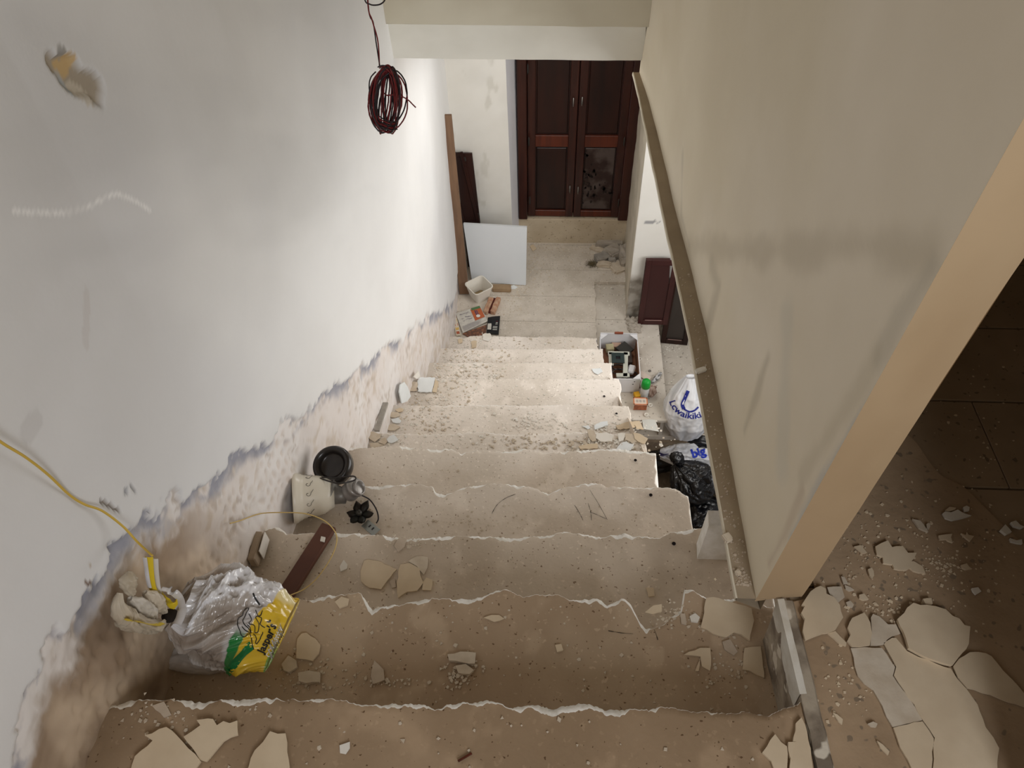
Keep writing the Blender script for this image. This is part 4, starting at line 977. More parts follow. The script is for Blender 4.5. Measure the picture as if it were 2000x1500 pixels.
patch('orange_panel', P, .58, .06, .97, .72, M_ora, o, .0012+.004); patch('green_strip', P, .62, .0, .97, .14, M_grn, o, .006)
patch('blue_bar', P, .70, .18, .74, .52, M_blu, o, .0065); patch('blue_bar', P, .77, .20, .80, .54, M_blu, o, .0065)
V, Fc = lathe([(0.0001, 0), (.014, 0)], 20, Matrix.Translation(P[0]*.25*.45+P[1]*.75*.45+P[2]*.75*.55+P[3]*.25*.55+Vector((0, 0, .008)))); mk('white_roundel', V, Fc, M_inkw, o)
random.seed(4)
for i in range(16):
    u = random.uniform(.06, .42); v = random.uniform(.1, .6); patch('picture_line', P, u, v, u+random.uniform(.05, .14), v+.02, surf('picture_grey%d' % i, (.3, .27, .3), None) if i == 0 else bpy.data.materials['picture_grey0'], o, .0055)
for i in range(9): patch('text_line', P, .06, .74+.028*i, random.uniform(.6, .93), .748+.028*i, bpy.data.materials['picture_grey0'], o, .0050)
o, P = paper('food_leaflet', [(882, 608), (890, 606), (900, 655), (891, 656)], -HL+.009, flat('pale_page', (.7, .62, .5), .6), 'narrow strip of a red and yellow leaflet against the left wall')
for i, c_ in enumerate(((.45, .09, .06), (.5, .12, .08), (.6, .42, .08), (.5, .1, .05), (.7, .45, .1), (.45, .12, .06))): patch('print_block', P, .2, .04+i*.16, .85, .14+i*.16, flat('block%d' % i, c_, .5), o, .0025)
o, P = paper('black_packet', [(953, 620), (977, 617), (974, 652), (950, 650)], -HL+.020, flat('black_packet_card', (.012, .012, .014), .45), 'small black printed packet lying beside the leaflets', 'packet', .010)
for v_, c_ in ((.30, M_red), (.38, M_inkw), (.46, M_pap), (.60, M_inkw), (.68, M_inkw), (.78, M_inkw)): patch('print_line', P, .48, v_, .85, v_+.03, c_, o, .0032)
patch('picture', P, .05, .42, .36, .80, M_pap, o, .0032)
# stones by the pillar
for i, (nm, px, py, s, rz, lb, m_) in enumerate([
    ('stone_block', 1190, 477, (.19, .055, .05), .02, 'long flat stone block against the door step', M_stone),
    ('stone_block', 1217, 500, (.055, .17, .10), .03, 'upright stone block against the pillar side', M_stone),
    ('rubble_stone', 1198, 492, (.12, .11, .06), .6, 'largest jagged rubble stone in the pile beside the pillar', M_stone),
    ('rubble_stone', 1175, 503, (.10, .075, .045), .5, 'rounded grey rubble stone left in the pile beside the pillar', M_mortar),
    ('rubble_stone', 1195, 508, (.05, .05, .04), .2, 'small rubble stone wedged in the middle of the pile', M_mortar),
    ('rubble_stone', 1180, 516, (.10, .05, .03), -.1, 'flat pinkish rubble stone nearest the stairs in the pile', M_rubble),
    ('rubble_stone', 1206, 522, (.10, .11, .02), .5, 'flat pale stone slab at the front of the rubble pile', M_rubble),
    ('rubble_stone', 1168, 487, (.12, .05, .02), -.5, 'thin pale stone flake at the back left of the rubble pile', M_rubble)]):
    rock(nm, px, py, -HL, s, m_, lb, 'stone', rz, i*3.7, .10, .0)
bm = bmesh.new(); c = atZ(1156, 516, -HL+.006)
for i in range(220):
    a = random.random()*6.28; r_ = random.gauss(0, .022); p = c+Vector((math.cos(a)*r_, math.sin(a)*r_, random.uniform(0, .012))); d = Vector((random.gauss(0, 1), random.gauss(0, 1), random.gauss(0, .3))).normalized()*.012
    s = d.cross(Vector((0, 0, 1))).normalized()*.0009; bm.faces.new([bm.verts.new(v) for v in (p-d-s, p-d+s, p+d+s, p+d-s)])
tag(frombm('straw_tuft', bm, surf('dry_straw', (.2, .16, .09), (.12, .1, .06), 40, .9, 0)), 'small dark tuft of dry straw on the landing', 'straw', kind='stuff')
# skirting stump by the wall and stone strip
for pb, pt, lb, w_ in (((736, 842), (748, 787), 'small upright strip of grey skirting stone still on the left wall midway down', .022),):
    a = atZ(*pb, -Hk(5)); b_ = px_on_left(*pt); b_.x += .012; d = b_-a; M_ = frame((a+b_)/2, d, (1, .2, 0)); bm = bmesh.new(); bx(bm, (0, 0, 0), (w_, .010, d.length), bev=.001); bmesh.ops.transform(bm, matrix=M_, verts=bm.verts)
    o = frombm('skirting_strip', bm, M_mortar); tag(o, lb, 'skirting'); recentre(o)
sk = empty('skirting_block', (float(wallX(.95))+.02, .94, -Hk(2)), 'brown skirting stone with a whitish edge left on the third step at the wall', 'skirting')
box('skirting_stone', (float(wallX(.95))+.014, .955, -Hk(2)+.028), (.022, .085, .045), surf('brown_skirting', (.46, .37, .28), (.36, .28, .2), 10, .8, .4, 40, .003), sk, None, .003)
box('white_edge', (float(wallX(.95))+.032, .965, -Hk(2)+.030), (.003, .06, .046), surf('white_skirting_edge', (.72, .68, .62), None), sk, None, .001)

# ================================================================= carton and small things on the platform
zb = -HA; x0, x1, y0, y1, hh = .335, .572, 3.075, 3.445, .125
ct = empty('carton', ((x0+x1)/2, (y0+y1)/2, zb), 'open white fruit carton full of electrical fittings on the stone platform', 'carton')
M_cw = surf('white_card', (.76, .76, .78), (.7, .7, .72), 8, .6, 0); M_cb = surf('brown_card', (.28, .13, .07), (.22, .1, .055), 10, .8, .2, 30, .001)
zc = zb+.003
box('carton_base', ((x0+x1)/2, (y0+y1)/2, zc+.002), (x1-x0-.002, y1-y0-.002, .004), M_cb, ct)
for c, s, m_ in ((((x0+x1)/2, y1, zc+hh/2+.012), (x1-x0, .005, hh+.02), M_cw), (((x0+x1)/2, y0, zc+hh/2), (x1-x0, .005, hh), M_cw), ((x1, (y0+y1)/2, zc+hh/2-.008), (.005, y1-y0, hh-.012), M_cb), ((x0, (y0+y1)/2, zc+hh/2-.008), (.005, y1-y0, hh-.012), M_cw)):
    box('carton_side', c, s, m_, ct)
box('rim', (x1+.002, (y0+y1)/2, zc+hh-.012), (.006, y1-y0, .008), M_cw, ct)
for cx, cy, sx, sy in ((x0, y1, 1, -1), (x1, y1, -1, -1), (x1, y0, -1, 1), (x0, y0, 1, 1)):
    z_ = zc+hh+(.012 if cy == y1 else .0); t = .05
    mk('corner_gusset', [(cx, cy, z_), (cx+sx*t, cy, z_), (cx, cy+sy*t, z_), (cx, cy, z_-.003), (cx+sx*t, cy, z_-.003), (cx, cy+sy*t, z_-.003)], [(0, 1, 2), (5, 4, 3), (0, 3, 4, 1), (1, 4, 5, 2), (2, 5, 3, 0)], M_cw, ct)
box('grip', ((x0+x1)/2, y1+.0, zc+hh+.024), (.055, .010, .018), flat('red_brown_tape', (.3, .09, .05), .6), ct, None, .002)
for dx, dz in ((-.045, -.02), (-.052, -.045)): V, Fc = lathe([(0.0001, 0), (.004, 0)], 10, frame((x1+dx+.01, y0-.004, zc+hh+dz), (0, -1, 0), (1, 0, 0))); mk('vent_hole', V, Fc, M_blk, ct)
def inbox(px, py, h): return atZ(px, py, zb+h)
def fit(name, px, py, h, s, m_, label, cat, rz=0, rx=0, bev=.002):
    o = box(name, inbox(px, py, h), s, m_, None, Matrix.Rotation(rz, 4, 'Z') @ Matrix.Rotation(rx, 4, 'X'), bev); recentre(o); tag(o, label, cat); return o
M_plate = surf('beige_plastic', (.58, .59, .52), (.52, .53, .46), 8, .45, 0)
# L-shaped plate frame
fr = empty('trunking_frame', tuple(inbox(1212, 708, .085)), 'grey-white square plastic frame lying on top in the carton', 'frame')
for a, b in (((1189, 690), (1228, 691)), ((1222, 690), (1221, 736)), ((1228, 733), (1205, 733)), ((1193, 690), (1194, 712))):
    p, q_ = inbox(*a, .10), inbox(*b, .10); d = q_-p; box('frame_bar', (p+q_)/2, (d.length+.01, .030, .012), M_plate, fr, Matrix.Rotation(math.atan2(d.y, d.x), 4, 'Z'), .002)
sb = empty('switch_plate', tuple(inbox(1207, 699, .110)), 'dark grey switch plate with a square opening on the carton contents', 'switch plate')
M_dg = flat('dark_grey_plastic', (.03, .045, .045), .35)
cpl = inbox(1207, 699, .116)
for dx, dy, sx, sy in ((-.027, 0, .026, .085), (.027, 0, .026, .085), (0, .028, .03, .03), (0, -.028, .03, .03)): box('plate_side', cpl+Vector((dx, dy, 0)), (sx, sy, .008), M_dg, sb, None, .001)
box('plate_well', cpl+Vector((0, 0, -.004)), (.03, .03, .002), M_blk, sb)
fit('black_box_lid', 1220, 682, .075, (.085, .085, .02), flat('charcoal_card', (.03, .028, .024), .5), 'charcoal square lid tilted in the back of the carton', 'lid', .78, .15)
fit('dark_block', 1229, 702, .05, (.03, .09, .05), flat('dark_brown_plastic', (.05, .035, .03), .5), 'dark oblong block under the lid in the carton', 'block', .05)
fit('paper_wad', 1191, 680, .06, (.05, .05, .035), surf('olive_paper', (.42, .38, .24), (.32, .28, .16), 20, .8, .3, 30, .002), 'olive paper wad in the back left corner of the carton', 'paper', .1)
fit('wood_scrap', 1204, 676, .06, (.06, .04, .03), surf('pink_brown_scrap', (.42, .28, .21), None), 'pinkish brown scrap in the back of the carton', 'scrap', .0)
fit('white_cover', 1233, 722, .06, (.045, .07, .03), flat('white_plastic', (.74, .74, .76), .4), 'white plastic cover leaning on the brown side in the carton', 'cover', -.3, 0, .008)
fit('grey_card', 1225, 742, .03, (.09, .05, .01), flat('grey_card', (.36, .33, .31), .7), 'grey card piece in the near end of the carton', 'card', -.2)
fit('white_socket', 1214, 742, .055, (.05, .05, .03), flat('off_white_plastic', (.62, .6, .58), .4), 'off-white socket box in the near end of the carton', 'socket', .4, .2, .006)
random.seed(8)
cb = empty('cable_bundle', tuple(inbox(1210, 722, .04)), 'tangled dark cables under the frame in the carton', 'cable')
for i in range(9):
    cx, cy = random.choice(((1208, 717), (1209, 726), (1232, 731))); pts = []
    for t in range(18):
        a = t/18*6.28; pts.append(inbox(cx+13*math.cos(a)+random.uniform(-1, 1), cy+5*math.sin(a)+random.uniform(-1.2, 1.2), .04+.004*i))
    tube('cable_loop', pts, .003, M_blk if i % 3 else flat('grey_cable%d' % i, (.3, .27, .25), .5), cb, 5, True)
# aerosol can
cp = atZ(1257, 777, zb); can = empty('spray_can', tuple(cp), 'white aerosol can with a bright green cap standing on the platform', 'can')
V, Fc = lathe([(.0, .001), (.024, .001), (.026, .004), (.026, .105), (.022, .113), (.0, .115)], 32, Matrix.Translation(cp)); mk('can_body', V, Fc, surf('can_print', (.62, .63, .62), (.5, .52, .52), 30, .35, 0), can, True)
V, Fc = lathe([(.0255, .108), (.0275, .110), (.0275, .140), (.026, .158), (.018, .168), (.0, .171)], 32, Matrix.Translation(cp)); mk('can_cap', V, Fc, flat('green_cap', (.01, .33, .04), .35), can, True)
M_or = flat('orange_card', (.62, .2, .08), .6)
ob = empty('small_box', tuple(atZ(1250, 790, zb)), 'small orange and white printed carton lying in front of the green-capped can', 'box')
oc = atZ(1250, 789, zb+.03); box('box_body', oc, (.085, .055, .055), flat('pale_card', (.72, .6, .5), .6), ob, None, .002)
for dx, dy, sx, sy in ((0, .025, .087, .006), (0, -.025, .087, .006), (-.04, 0, .006, .056), (.04, 0, .006, .056)): box('printed_edge', oc+Vector((dx, dy, .0275)), (sx, sy, .002), M_or, ob)
box('front_print', oc+Vector((0, -.0285, 0)), (.078, .002, .045), surf('brown_orange_print', (.45, .15, .07), (.25, .08, .04), 60, .6, 0), ob)
for dx in (-.02, 0, .022): box('print_square', oc+Vector((dx, 0, .0285)), (.013, .018, .001), flat('grey_print%d' % (dx*1000), (.45, .4, .36), .6), ob)
fit('yellow_wedge', 1244, 772, .02, (.035, .04, .03), flat('deep_yellow', (.68, .36, .02), .5), 'yellow plastic piece wedged between carton and can', 'scrap', .3)
o = sack('crumpled_wrapper', [atZ(1270, 775, zb+.03), atZ(1272, 765, zb+.045), atZ(1275, 755, zb+.04)], [.012, .032, .022], [.01, .028, .014], (0, 0, 1), surf('brown_crumple', (.45, .35, .29), (.18, .11, .08), 30, .7, .5, 40, .003), None, 44, .010, None, 40, 40); tag(o, 'crumpled brown paper wrapper right of the green-capped can', 'wrapper')
o = sack('foil_strip', [atZ(1272, 748, zb+.015), atZ(1282, 738, zb+.018), atZ(1291, 728, zb+.012)], [.006, .014, .008], [.004, .010, .005], (0, 0, 1), surf('silver_foil', (.6, .6, .6), (.15, .15, .15), 60, .3, .4, 50, .003, contrast=(.45, .55)), None, 46, .006, None, 40, 30); tag(o, 'thin crumpled silver and black foil strip on the platform', 'foil')
paper('pale_leaflet', [(1246, 733), (1253, 724), (1272, 736), (1268, 746)], zb+.01, flat('pink_white_page', (.7, .6, .52), .6), 'pale pink leaflet lying behind the green-capped can')
fit('grey_tube', 1250, 748, .02, (.03, .07, .03), surf('grey_wrapper', (.42, .38, .36), None, 20), 'grey wrapper between the carton and the green-capped can', 'wrapper', .2, 0, .01)
for px, py, lb in ((1249, 702, 'small pale ring on the platform right of the carton'), (1270, 792, 'small pale knob lying right of the orange carton'), (1262, 811, 'open pale round lid near the platform front edge'), (1269, 725, 'tiny grey bolt on the platform above the can')):
    V, Fc = lathe([(.006, 0), (.014, 0), (.015, .008), (.010, .010), (.007, .004), (.006, 0)], 16, Matrix.Translation(atZ(px, py, zb+.001)) @ Matrix.Diagonal((.6, .6, .6, 1) if py == 725 else (1, 1, 1, 1)))
    o = mk('round_cap', V, Fc, M_fragw if py != 725 else M_dull, None, True); tag(o, lb, 'cap'); recentre(o)
o, P = paper('bent_sheet', [(1254, 820), (1280, 820), (1287, 843), (1257, 838)], -HA+.004, surf('grey_white_sheet', (.62, .62, .58), None, 9, .6, 0), 'bent grey-white sheet sticking out over the platform front edge', 'sheet', .002, None, .006)

# ================================================================= bags in the well
M_bb = vmat('black_bin_film', .25, .45, .2, 60, coat=.15); M_wf = vmat('white_carrier_film', .4, .5, .15, 50)
blk = lambda S_, TH, V, d: mix(np.broadcast_to(c3((.004, .004, .005)), S_.shape+(3,)), np.broadcast_to(c3((.010, .010, .012)), S_.shape+(3,)), sst(0, .01, d))
wht = lambda S_, TH, V, d: mix(np.broadcast_to(c3((.62, .64, .68)), S_.shape+(3,)), np.broadcast_to(c3((.84, .85, .88)), S_.shape+(3,)), sst(-.006, .006, d))
bb = sack('carrier_bag', [atZ(1350, 735, -3.40), atZ(1346, 765, -3.52), atZ(1343, 800, -3.66), atZ(1340, 830, -3.78), atZ(1338, 846, -HB+.02)], [.03, .10, .145, .14, .085], [.02, .08, .12, .12, .07], (0, 1, .3), M_wf, None, 51, .010, wht, 110, 100, power=2.2)
tag(bb, 'tall white carrier bag with blue writing standing at the edge of the lower hall', 'bag')
M_navy = flat('navy_ink', (.02, .03, .25), .5)
cc = atZ(1340, 812, -3.6); vd = (-cc).normalized(); rx_ = Vector((1, .05, 0))
def arc_text(txt, size, cpx, cpy, rad, a0, a1):
    bm0 = glyphs(txt, size, size*.02); xs_ = [v.co.x for v in bm0.verts]; w_ = max(xs_)-min(xs_)
    for v in bm0.verts:
        t = (v.co.x-min(xs_))/w_; a = math.radians(a0+(a1-a0)*t); r_ = rad-v.co.y; v.co = Vector((r_*math.cos(a), r_*math.sin(a), 0))
    return bm0
up_ = vd.cross(rx_).normalized()
for txt, size, cx, cy, rad, a0, a1 in (('Lcwaikiki', .052, 1352, 772, .125, 195, 292), ):
    b_ = arc_text(txt, size, cx, cy, rad, a0, a1); wrap('lettering', b_, bb, atZ(cx, cy, -3.52), rx_, vd, M_navy, bb, .003)
pts = [(1344, 764), (1338, 778), (1333, 790), (1336, 799), (1346, 804), (1356, 802), (1364, 795)]; C_ = atZ(1348, 785, -3.55)
def loc2(pts, C, x, z):
    z = Vector(z).normalized(); x = Vector(x); x = (x-z*x.dot(z)).normalized(); y = z.cross(x); out = []
    for (px, py) in pts:
        d_ = Vector(ray(px, py)); t = C.dot(z)/d_.dot(z); v = d_*t-C; out.append((v.dot(x), v.dot(y)))
    return out
wrap('arc_mark', ribbon_bm(loc2(pts[:4], C_, rx_, vd), .020), bb, C_, rx_, vd, M_navy, bb, .003)
wrap('arc_mark', ribbon_bm(loc2(pts[3:], C_, rx_, vd), .010), bb, C_, rx_, vd, M_navy, bb, .003)
o = sack('bin_bag', [atZ(1318, 905, -3.84), atZ(1330, 918, -3.86), atZ(1348, 938, -3.9), atZ(1368, 958, -3.94), atZ(1388, 968, -3.97)], [.03, .10, .14, .11, .03], [.03, .10, .13, .10, .03], (0, 0, 1), M_bb, None, 61, .022, blk, 120, 110, power=2); tag(o, 'shiny black bin bag topmost in the well beside the stairs', 'bag')
sack('bag_knot', [atZ(1313, 900, -3.80), atZ(1320, 893, -3.77), atZ(1332, 905, -3.80)], [.015, .04, .02], [.012, .03, .015], (0, 0, 1), M_bb, o, 63, .012, blk, 40, 40)
o = sack('bin_bag', [atZ(1352, 975, -4.0), atZ(1366, 995, -4.05), atZ(1376, 1018, -4.1), atZ(1380, 1045, -4.15)], [.05, .13, .13, .05], [.04, .10, .10, .04], (0, 0, 1), M_bb, None, 65, .020, blk, 100, 90, power=2); tag(o, 'grey-sheened black bin bag lowest in the well beside the third step', 'bag')
o = sack('bin_bag', [atZ(1235, 872, -4.14), atZ(1285, 872, -4.10), atZ(1340, 860, -4.02), atZ(1385, 862, -3.98), atZ(1420, 865, -4.0)], [.10, .17, .16, .15, .06], [.07, .13, .12, .12, .05], (0, 0, 1), M_bb, None, 67, .022, blk, 120, 90, power=2.2); tag(o, 'black bin bag at the back of the well under the white carrier bag', 'bag')
o = sack('printed_bag', [atZ(1290, 886, -4.0), atZ(1320, 888, -3.98), atZ(1350, 890, -3.96), atZ(1385, 893, -3.95)], [.03, .07, .075, .06], [.03, .06, .065, .05], (0, 0, 1), M_wf, None, 69, .014, wht, 100, 80, power=2.4); tag(o, 'clear white bag printed in blue squeezed between the black bags', 'bag')
C_ = atZ(1364, 884, -3.9); wrap('lettering', glyphs('big', .075, .003), o, C_, (1, .35, 0), (-C_).normalized(), flat('bright_blue_ink', (.02, .05, .5), .5), o, .003)
wrap('blue_corner', ribbon_bm(loc2([(1290, 879), (1298, 882), (1306, 881)], C_, (1, 0, 0), (0, 0, 1)), .035), o, C_, (1, 0, 0), (0, 0, 1), flat('blue_film', (.08, .08, .4), .4), o, .003)
o = sack('grey_sack', [atZ(1350, 910, -4.05), atZ(1385, 918, -4.0), atZ(1420, 940, -4.0), atZ(1430, 980, -4.05)], [.05, .13, .14, .06], [.05, .09, .10, .05], (0, 0, 1), surf('smooth_grey_film', (.42, .43, .45), (.36, .37, .39), 6, .4, .1), None, 71, .008, None, 80, 70, power=2.4); tag(o, 'smooth grey sack behind the topmost black bin bag', 'bag')
tag(box('loose_board', atZ(1369, 843, -HB+.01), (.16, .02, .02), M_plat, None), 'short pale board beside the white carrier bag', 'board')

# ================================================================= plaster fragments
def frag(name, pts, z, label, m=None, th=.005, lift=.0012, tilt=(0, 0), cat='plaster piece', jag=.0018, sc=None):
    m = m or M_frag
    if sc: pts = [(sc[1]+a/sc[0], sc[2]+b/sc[0]) for a, b in pts]
    P = [atZ(x, y, z) for x, y in pts]; Q = []
    rnd = random.Random(int(pts[0][0]*7+pts[0][1]*13))
    for i, p in enumerate(P):
        q = P[(i+1) % len(P)]; d = q-p; n_ = max(1, int(d.length/.012)); nn = Vector((-d.y, d.x, 0)).normalized()
        for t in range(n_): Q.append(p+d*(t/n_)+nn*(rnd.uniform(-jag, jag) if t else 0))
    c = sum(Q, Vector())/len(Q); bm = bmesh.new()
    tops = [bm.verts.new((v.x, v.y, z+lift+th+(v.x-c.x)*tilt[0]+(v.y-c.y)*tilt[1]+max(0, -((v.x-c.x)*tilt[0]+(v.y-c.y)*tilt[1]))*0)) for v in Q]
    mn_ = min(v.co.z for v in tops)
    if mn_ < z+lift+th*.9:
        for v in tops: v.co.z += z+lift+th-mn_
    f = bm.faces.new(tops)
    if f.normal.z < 0: f.normal_flip()
    bots = [bm.verts.new(((v.co.x-c.x)*.985+c.x, (v.co.y-c.y)*.985+c.y, v.co.z-th)) for v in tops]
    n_ = len(tops)
    for i in range(n_): bm.faces.new((tops[i], bots[i], bots[(i+1) % n_], tops[(i+1) % n_]))
    bm.faces.new(bots); bmesh.ops.recalc_face_normals(bm, faces=bm.faces); bmesh.ops.triangulate(bm, faces=bm.faces)
    o = frombm(name, bm, m); recentre(o); tag(o, label, cat); return o
FR = [
 # top landing
 (0, [(257, 1515), (268, 1480), (303, 1450), (288, 1440), (330, 1424), (350, 1440), (372, 1465), (396, 1490), (370, 1530), (260, 1540)], 'large cream plaster slab at the bottom edge left of the photo', 0, .007, (.0, .05)),
 (0, [(362, 1442), (395, 1420), (388, 1410), (410, 1407), (420, 1408), (427, 1420), (440, 1412), (452, 1416), (467, 1411), (468, 1438), (440, 1450), (405, 1490), (392, 1486), (378, 1462)], 'notched cream plaster piece touching the large slab on the top landing', 0, .006, (0, .06)),
 (0, [(480, 1515), (500, 1468), (516, 1452), (530, 1431), (545, 1436), (560, 1435), (563, 1470), (568, 1500), (560, 1540), (480, 1540)], 'tapering cream plaster piece right of the notched one on the top landing', 0, .006, (0, .02)),
 (0, [(299, 1380), (322, 1372), (336, 1397), (322, 1403)], 'small grey plaster sliver at the first step edge by the wall', 3, .004, (0, 0)),
 (0, [(664, 1457), (684, 1450), (684, 1462), (676, 1474), (665, 1472)], 'small whitish flake alone in the middle of the top landing', 1, .003, (0, 0)),
 (0, [(1487, 1472), (1512, 1436), (1524, 1452), (1535, 1460), (1536, 1490), (1532, 1520), (1512, 1510), (1504, 1488)], 'pointed cream plaster piece on the top landing beside the curb', 0, .006, (0, 0)),
 (0, [(1537, 1452), (1552, 1452), (1545, 1490), (1540, 1480)], 'small cream plaster bit between the pointed and the tall pieces', 0, .008, (0, 0)),
 (0, [(1546, 1455), (1552, 1415), (1563, 1404), (1574, 1432), (1582, 1480), (1592, 1540), (1542, 1540), (1540, 1500)], 'tall cream plaster piece leaning along the curb at bottom right', 0, .007, (0, 0)),
 # second tread
 (1, [(582, 1250), (590, 1240), (600, 1238), (618, 1250), (627, 1262), (624, 1278), (612, 1293), (598, 1290), (580, 1288)], 'round-cornered cream plaster piece beside the shopping bag', 0, .006, (0, 0)),
 (1, [(1367, 1228), (1378, 1172), (1392, 1170), (1440, 1184), (1466, 1192), (1471, 1215), (1463, 1254), (1447, 1242), (1432, 1238), (1417, 1248), (1390, 1240)], 'large square cream plaster piece at the foot of the right wall on the second step', 0, .007, (0, .03)),
 (1, [(1453, 1268), (1484, 1265), (1488, 1292), (1491, 1326), (1462, 1312), (1449, 1310)], 'squarish plaster piece in the dark corner of the second step', 0, .006, (0, 0)),
 (1, [(1335, 1281), (1366, 1268), (1386, 1268), (1388, 1290), (1386, 1312), (1370, 1303), (1367, 1284)], 'bird-shaped plaster flake on the second step', 0, .004, (0, .05)),
 (1, [(1357, 1312), (1366, 1290), (1364, 1312)], 'tiny plaster splinter beneath the bird-shaped flake', 0, .003, (0, 0)),
 (1, [(875, 1282), (900, 1277), (930, 1279), (928, 1300), (905, 1298), (878, 1294)], 'oblong plaster block in the middle of the second step', 2, .012, (0, 0)),
 (1, [(890, 1304), (910, 1300), (926, 1312), (918, 1320), (896, 1318)], 'brownish block under the oblong plaster block', 2, .010, (0, 0)),
 (1, [(585, 1318), (605, 1314), (627, 1317), (626, 1336), (600, 1338), (586, 1334)], 'small squared plaster block at the first step edge below the bag', 2, .012, (0, 0)),
 (1, [(552, 1300), (565, 1283), (580, 1292), (582, 1306), (566, 1316), (556, 1312)], 'rough plaster piece tucked beside the yellow end of the bag', 2, .008, (0, 0)),
 (1, [(725, 1322), (732, 1292), (750, 1310), (752, 1330), (730, 1338)], 'small triangular plaster piece near the first step edge', 3, .006, (0, 0)),
 (1, [(1260, 1197), (1275, 1185), (1292, 1182), (1292, 1196), (1275, 1200)], 'half-round cream flake in the broken notch of the second step edge', 0, .005, (0, 0)),
 (1, [(1346, 1206), (1357, 1200), (1366, 1208), (1362, 1218), (1349, 1216)], 'bright little flake left of the large square piece', 1, .006, (0, 0)),
 (1, [(1328, 1200), (1337, 1200), (1340, 1222), (1330, 1220)], 'narrow upright flake by the notch of the second step', 3, .004, (0, 0)),
 (1, [(945, 1208), (960, 1203), (975, 1203), (985, 1210), (965, 1216)], 'low pale crumb patch in the middle of the second step', 0, .004, (0, 0)),
 (1, [(1084, 1262), (1096, 1260), (1100, 1272), (1088, 1276)], 'small round plaster crumb right of the middle of the second step', 0, .006, (0, 0)),
 (1, [(655, 1178), (668, 1168), (682, 1172), (680, 1184), (664, 1190)], 'greyish flake caught in the second step edge right of the bag', 0, .006, (0, 0)),
 (1, [(1410, 1255), (1425, 1250), (1440, 1275), (1432, 1282), (1414, 1270)], 'dull flake under the large square piece', 3, .004, (0, 0)),
 # third tread
 (2, [(705, 1118), (712, 1098), (720, 1095), (738, 1098), (776, 1114), (764, 1128), (745, 1153), (722, 1150), (706, 1138)], 'cream plaster piece shaped like a shield, left of two on the third step', 0, .006, (0, 0)),
 (2, [(776, 1156), (778, 1122), (783, 1105), (800, 1102), (820, 1113), (822, 1128), (827, 1140), (815, 1156), (796, 1158), (778, 1170)], 'cream plaster piece right of the shield-shaped one on the third step', 0, .006, (0, 0)),
 (2, [(798, 1098), (815, 1088), (836, 1090), (835, 1110), (828, 1124), (815, 1108)], 'mottled plaster piece behind the two cream ones on the third step', 2, .004, (0, 0)),
 (2, [(826, 1141), (833, 1130), (845, 1134), (842, 1155), (825, 1154)], 'small cream square right of the two cream pieces on the third step', 0, .005, (0, 0)),
 (2, [(762, 1136), (772, 1132), (774, 1148), (766, 1150)], 'narrow flake between the two cream pieces on the third step', 3, .004, (0, 0)),
 (2, [(664, 1108), (672, 1095), (679, 1104), (678, 1112), (666, 1118)], 'little pale flake right of the brown lath on the third step', 1, .004, (0, 0)),
 (2, [(1261, 1150), (1276, 1150), (1278, 1166), (1266, 1167)], 'small square flake at the second step edge near the right side', 0, .005, (0, 0)),
 (2, [(770, 1068), (778, 1054), (795, 1055), (790, 1070), (778, 1080)], 'dull plaster crumb just below the fourth step edge', 3, .005, (0, 0)),
]
LM = {0: M_frag, 1: M_fragw, 2: M_rubble, 3: M_fragd, 4: M_fragg}
for k, pts, lb, mi, th, tl in FR: frag('plaster_fragment', pts, -Hk(k)-.001, lb, LM[mi], th, .0015, tl)
frag('plaster_fragment', [(1120, 0), (1, 1)] and [(628, 1049), (636, 1051), (634, 1060), (626, 1058)], -Hk(2)+.022, 'tiny white flake lying on the brown lath', M_fragw, .004)
